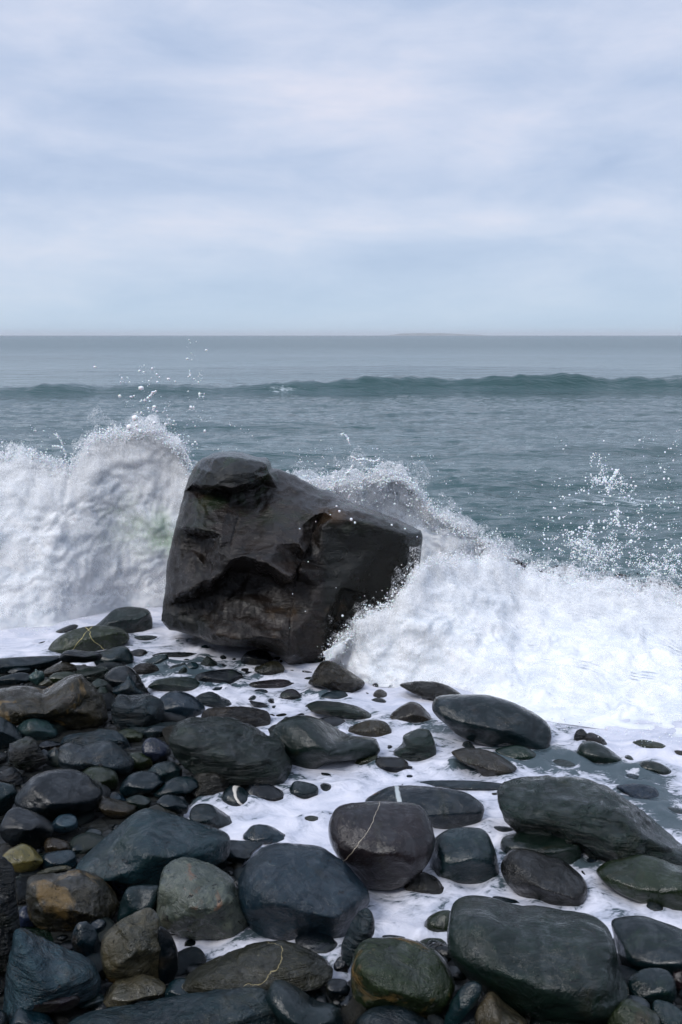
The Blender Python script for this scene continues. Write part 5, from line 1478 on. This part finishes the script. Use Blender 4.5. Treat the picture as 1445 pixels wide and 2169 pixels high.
DB = Drops()
fuzz(DB, VB, SB, NB, 9000, 0.75, 1.12, 0.0012, 0.006, 0.030)
fuzz(DB, VB, SB, NB, 1200, 0.2, 0.8, 0.001, 0.004, 0.015)
cloud_px(DB, 170, 750, 985, 55, 25, 5.85, 0.0015, 0.007)
cloud_px(DB, 120, 860, 1020, 60, 30, 5.85, 0.0015, 0.006)
cloud_px(DB, 140, 960, 1090, 60, 35, 5.85, 0.0012, 0.005)
cloud_px(DB, 120, 670, 975, 30, 22, 5.85, 0.0012, 0.005)
thread(DB, [(740, 942), (738, 930), (733, 922), (726, 919), (722, 922)], 5.85, .006, .010)
thread(DB, [(718, 1030), (730, 1010), (742, 995), (748, 985)], 5.85, .006, .011)
thread(DB, [(748, 968), (760, 975), (775, 972), (790, 978), (803, 974)], 5.85, .006, .011)
thread(DB, [(700, 1035), (712, 1022), (730, 1015)], 5.85, .006, .011)
thread(DB, [(770, 990), (788, 994), (800, 998)], 5.85, .005, .008)
for k in range(5):
    a0 = rng.uniform(2.2, 3.0); cx, cy, rx, ry = 838 + rng.normal(0, 6), 1045, 40 + rng.normal(0, 6), 36 + rng.normal(0, 5)
    thread(DB, [(cx + rx * math.cos(a), cy - ry * math.sin(a)) for a in np.linspace(a0, 0.1, 10)], 5.85, .004, .008)
for k in range(40):
    x = rng.uniform(640, 1100)
    y = np.interp(x, [560, 640, 700, 790, 830, 870, 898, 930, 1000, 1060, 1110], [1040, 1016, 1030, 1008, 1002, 1020, 1060, 1090, 1128, 1168, 1205])
    lean = rng.uniform(-8, 10); hgt = rng.uniform(5, 20)
    thread(DB, [(x, y + 6), (x + lean * .4, y - hgt * .6), (x + lean, y - hgt)], 5.87, .003, .006, 1.5)
DB.build('spray', wb, mat_drop)

DR = Drops()
fuzz(DR, VR, SR, NRr, 15000, 0.85, 1.12, 0.0012, 0.0055, 0.022)
fuzz(DR, VR, SR, NRr, 3000, 0.0, 0.85, 0.001, 0.004, 0.010)
cloud_px(DR, 420, 1290, 1050, 95, 65, 5.6, 0.0015, 0.008)
cloud_px(DR, 260, 1240, 1150, 60, 35, 5.6, 0.0015, 0.009)
cloud_px(DR, 160, 1400, 1060, 50, 60, 5.6, 0.0015, 0.008)
cloud_px(DR, 80, 1400, 930, 50, 40, 5.6, 0.0015, 0.006)
cloud_px(DR, 260, 1100, 1165, 60, 25, 5.6, 0.0012, 0.006)
cloud_px(DR, 200, 1410, 1195, 40, 25, 5.6, 0.0015, 0.007)
cloud_px(DR, 60, 730, 1345, 25, 18, 4.5, 0.0012, 0.004, .04)
cloud_px(DR, 50, 720, 1400, 25, 25, 4.4, 0.0012, 0.004, .04)
for fx_, fy_ in ((720, 1425), (800, 1458), (900, 1476), (1000, 1495), (1100, 1520), (1180, 1538), (1260, 1552), (1340, 1562), (1420, 1576)):
    cloud_px(DR, 170, fx_, fy_, 45, 9, np.clip(on_level(fx_, fy_, 0)[1], 3, 6), 0.001, 0.0038, .04)
for fx_, fy_ in ((20, 1340), (100, 1338), (180, 1322), (260, 1300)):
    cloud_px(DR, 150, fx_, fy_, 45, 9, on_level(fx_, fy_, 0)[1], 0.001, 0.0038, .04)
for k in range(150):      # torn sheets and splashes out over the water
    cx, cy = (rng.normal(1255, 50), rng.normal(1165, 26)) if k < 90 else (rng.normal(1410, 25), rng.normal(1200, 22)) if k < 125 else (rng.normal(1285, 25), rng.normal(1025, 20))
    a = rng.uniform(0, 6.28); L = rng.uniform(6, 26)
    thread(DR, [(cx, cy), (cx + L * math.cos(a), cy + L * .7 * math.sin(a)), (cx + L * 1.5 * math.cos(a + .6), cy + L * math.sin(a + .6))], 5.6, .002, .008, 4.5, 1.1)
for k in range(0):
    cx, cy, rx, ry = 1395 + rng.normal(0, 5), 1205, 34 + rng.normal(0, 6), 38 + rng.normal(0, 6)
    thread(DR, [(cx + rx * math.cos(a), cy - ry * math.sin(a)) for a in np.linspace(3.4, -0.2, 14)], 5.6, .004, .008)
thread(DR, [(1275, 1020), (1280, 1015), (1290, 1025), (1300, 1010), (1308, 995)], 5.6, .008, .014, 4)
thread(DR, [(1310, 1080), (1308, 1100), (1312, 1115)], 5.6, .006, .012, 3)
for k in range(50):
    x = rng.uniform(900, 1445)
    y = np.interp(x, [900, 950, 1050, 1100, 1200, 1300, 1445], [1195, 1185, 1190, 1212, 1222, 1232, 1262])
    lean = rng.uniform(-8, 8); hgt = rng.uniform(4, 18)
    thread(DR, [(x, y + 6), (x + lean * .4, y - hgt * .6), (x + lean, y - hgt)], np.interp(x, [870, 920, 1100, 1445], [4.66, 4.9, 5.5, 5.6]), .003, .006, 1.5)
thread(DR, [(872, 1228), (868, 1222), (866, 1217)], 4.62, .003, .005)
thread(DR, [(872, 1226), (878, 1220), (882, 1219)], 4.62, .003, .005)
# drops caught against the rock
for (x, y, r) in ((713, 1072, 5), (719, 1083, 5), (744, 1100, 7), (752, 1107, 5), (700, 1090, 3), (830, 1112, 5), (858, 1120, 4), (884, 1137, 4), (635, 1120, 3), (653, 1190, 3), (620, 1258, 3),
                  (647, 1295, 3), (613, 1330, 3), (712, 1245, 3), (669, 1105, 3), (725, 1345, 4), (740, 1342, 4), (758, 1338, 4), (700, 1352, 3), (768, 1330, 4)):
    DR.add(at_dist(x, y, 4.58), r * 0.0011)
DR.build('spray', wr, mat_drop)

# ------------------------------------------------------------------ island on the horizon
ix = np.linspace(-1, 1, 60)
prof = np.array([0, .35, .75, .9, 1.0, .98, 1.0, .95, .92, .9, .7, .55, .5, .3, 0])
rows = []
D0 = 15000.0
for dy_ in (-1, -.6, 0, .6, 1):
    for u in ix:
        hgt = np.interp((u + 1) / 2, np.linspace(0, 1, len(prof)), prof) * math.sqrt(max(0, 1 - dy_ * dy_)) * 36
        xc = at_dist(922, 706, D0)[0]
        rows.append((xc + u * 760, D0 + dy_ * 300, hgt * (1 + .06 * math.sin(u * 17)) - 1))
mi, t_, b_ = new_mat('far island turf and cliff')
t_.links.new(mix_col(t_, noise_node(t_, N(t_, 'ShaderNodeNewGeometry').outputs['Position'], 0.01, 4), (0.10, 0.12, 0.10), (0.16, 0.16, 0.14)), b_.inputs['Base Color'])
isl = add_obj('island', mesh_np('island', rows, grid_faces(5, 60), mi))
tag(isl, kind='structure')

# ------------------------------------------------------------------ sea haze
W, D1, TOP, BOT = 33000.0, 33000.0, 75.0, -3.0
hv = [(-W, -500, BOT), (W, -500, BOT), (W, D1, BOT), (-W, D1, BOT), (-W, -500, TOP), (W, -500, TOP), (W, D1, TOP), (-W, D1, TOP)]
hf = [(0, 3, 2, 1), (4, 5, 6, 7), (0, 1, 5, 4), (1, 2, 6, 5), (2, 3, 7, 6), (3, 0, 4, 7)]
mh = bpy.data.materials.new('sea haze'); mh.use_nodes = True
th_ = mh.node_tree; th_.nodes.clear()
pv = N(th_, 'ShaderNodeVolumePrincipled', ins={'Color': (0.93, 0.95, 0.98, 1), 'Density': 0.00006, 'Anisotropy': 0.0})
oh = N(th_, 'ShaderNodeOutputMaterial'); th_.links.new(pv.outputs[0], oh.inputs['Volume'])
hz_ = add_obj('haze', mesh_np('haze', hv, np.array(hf), mh, smooth=False))
tag(hz_, 'thin pale haze over the sea', 'haze', kind='stuff')
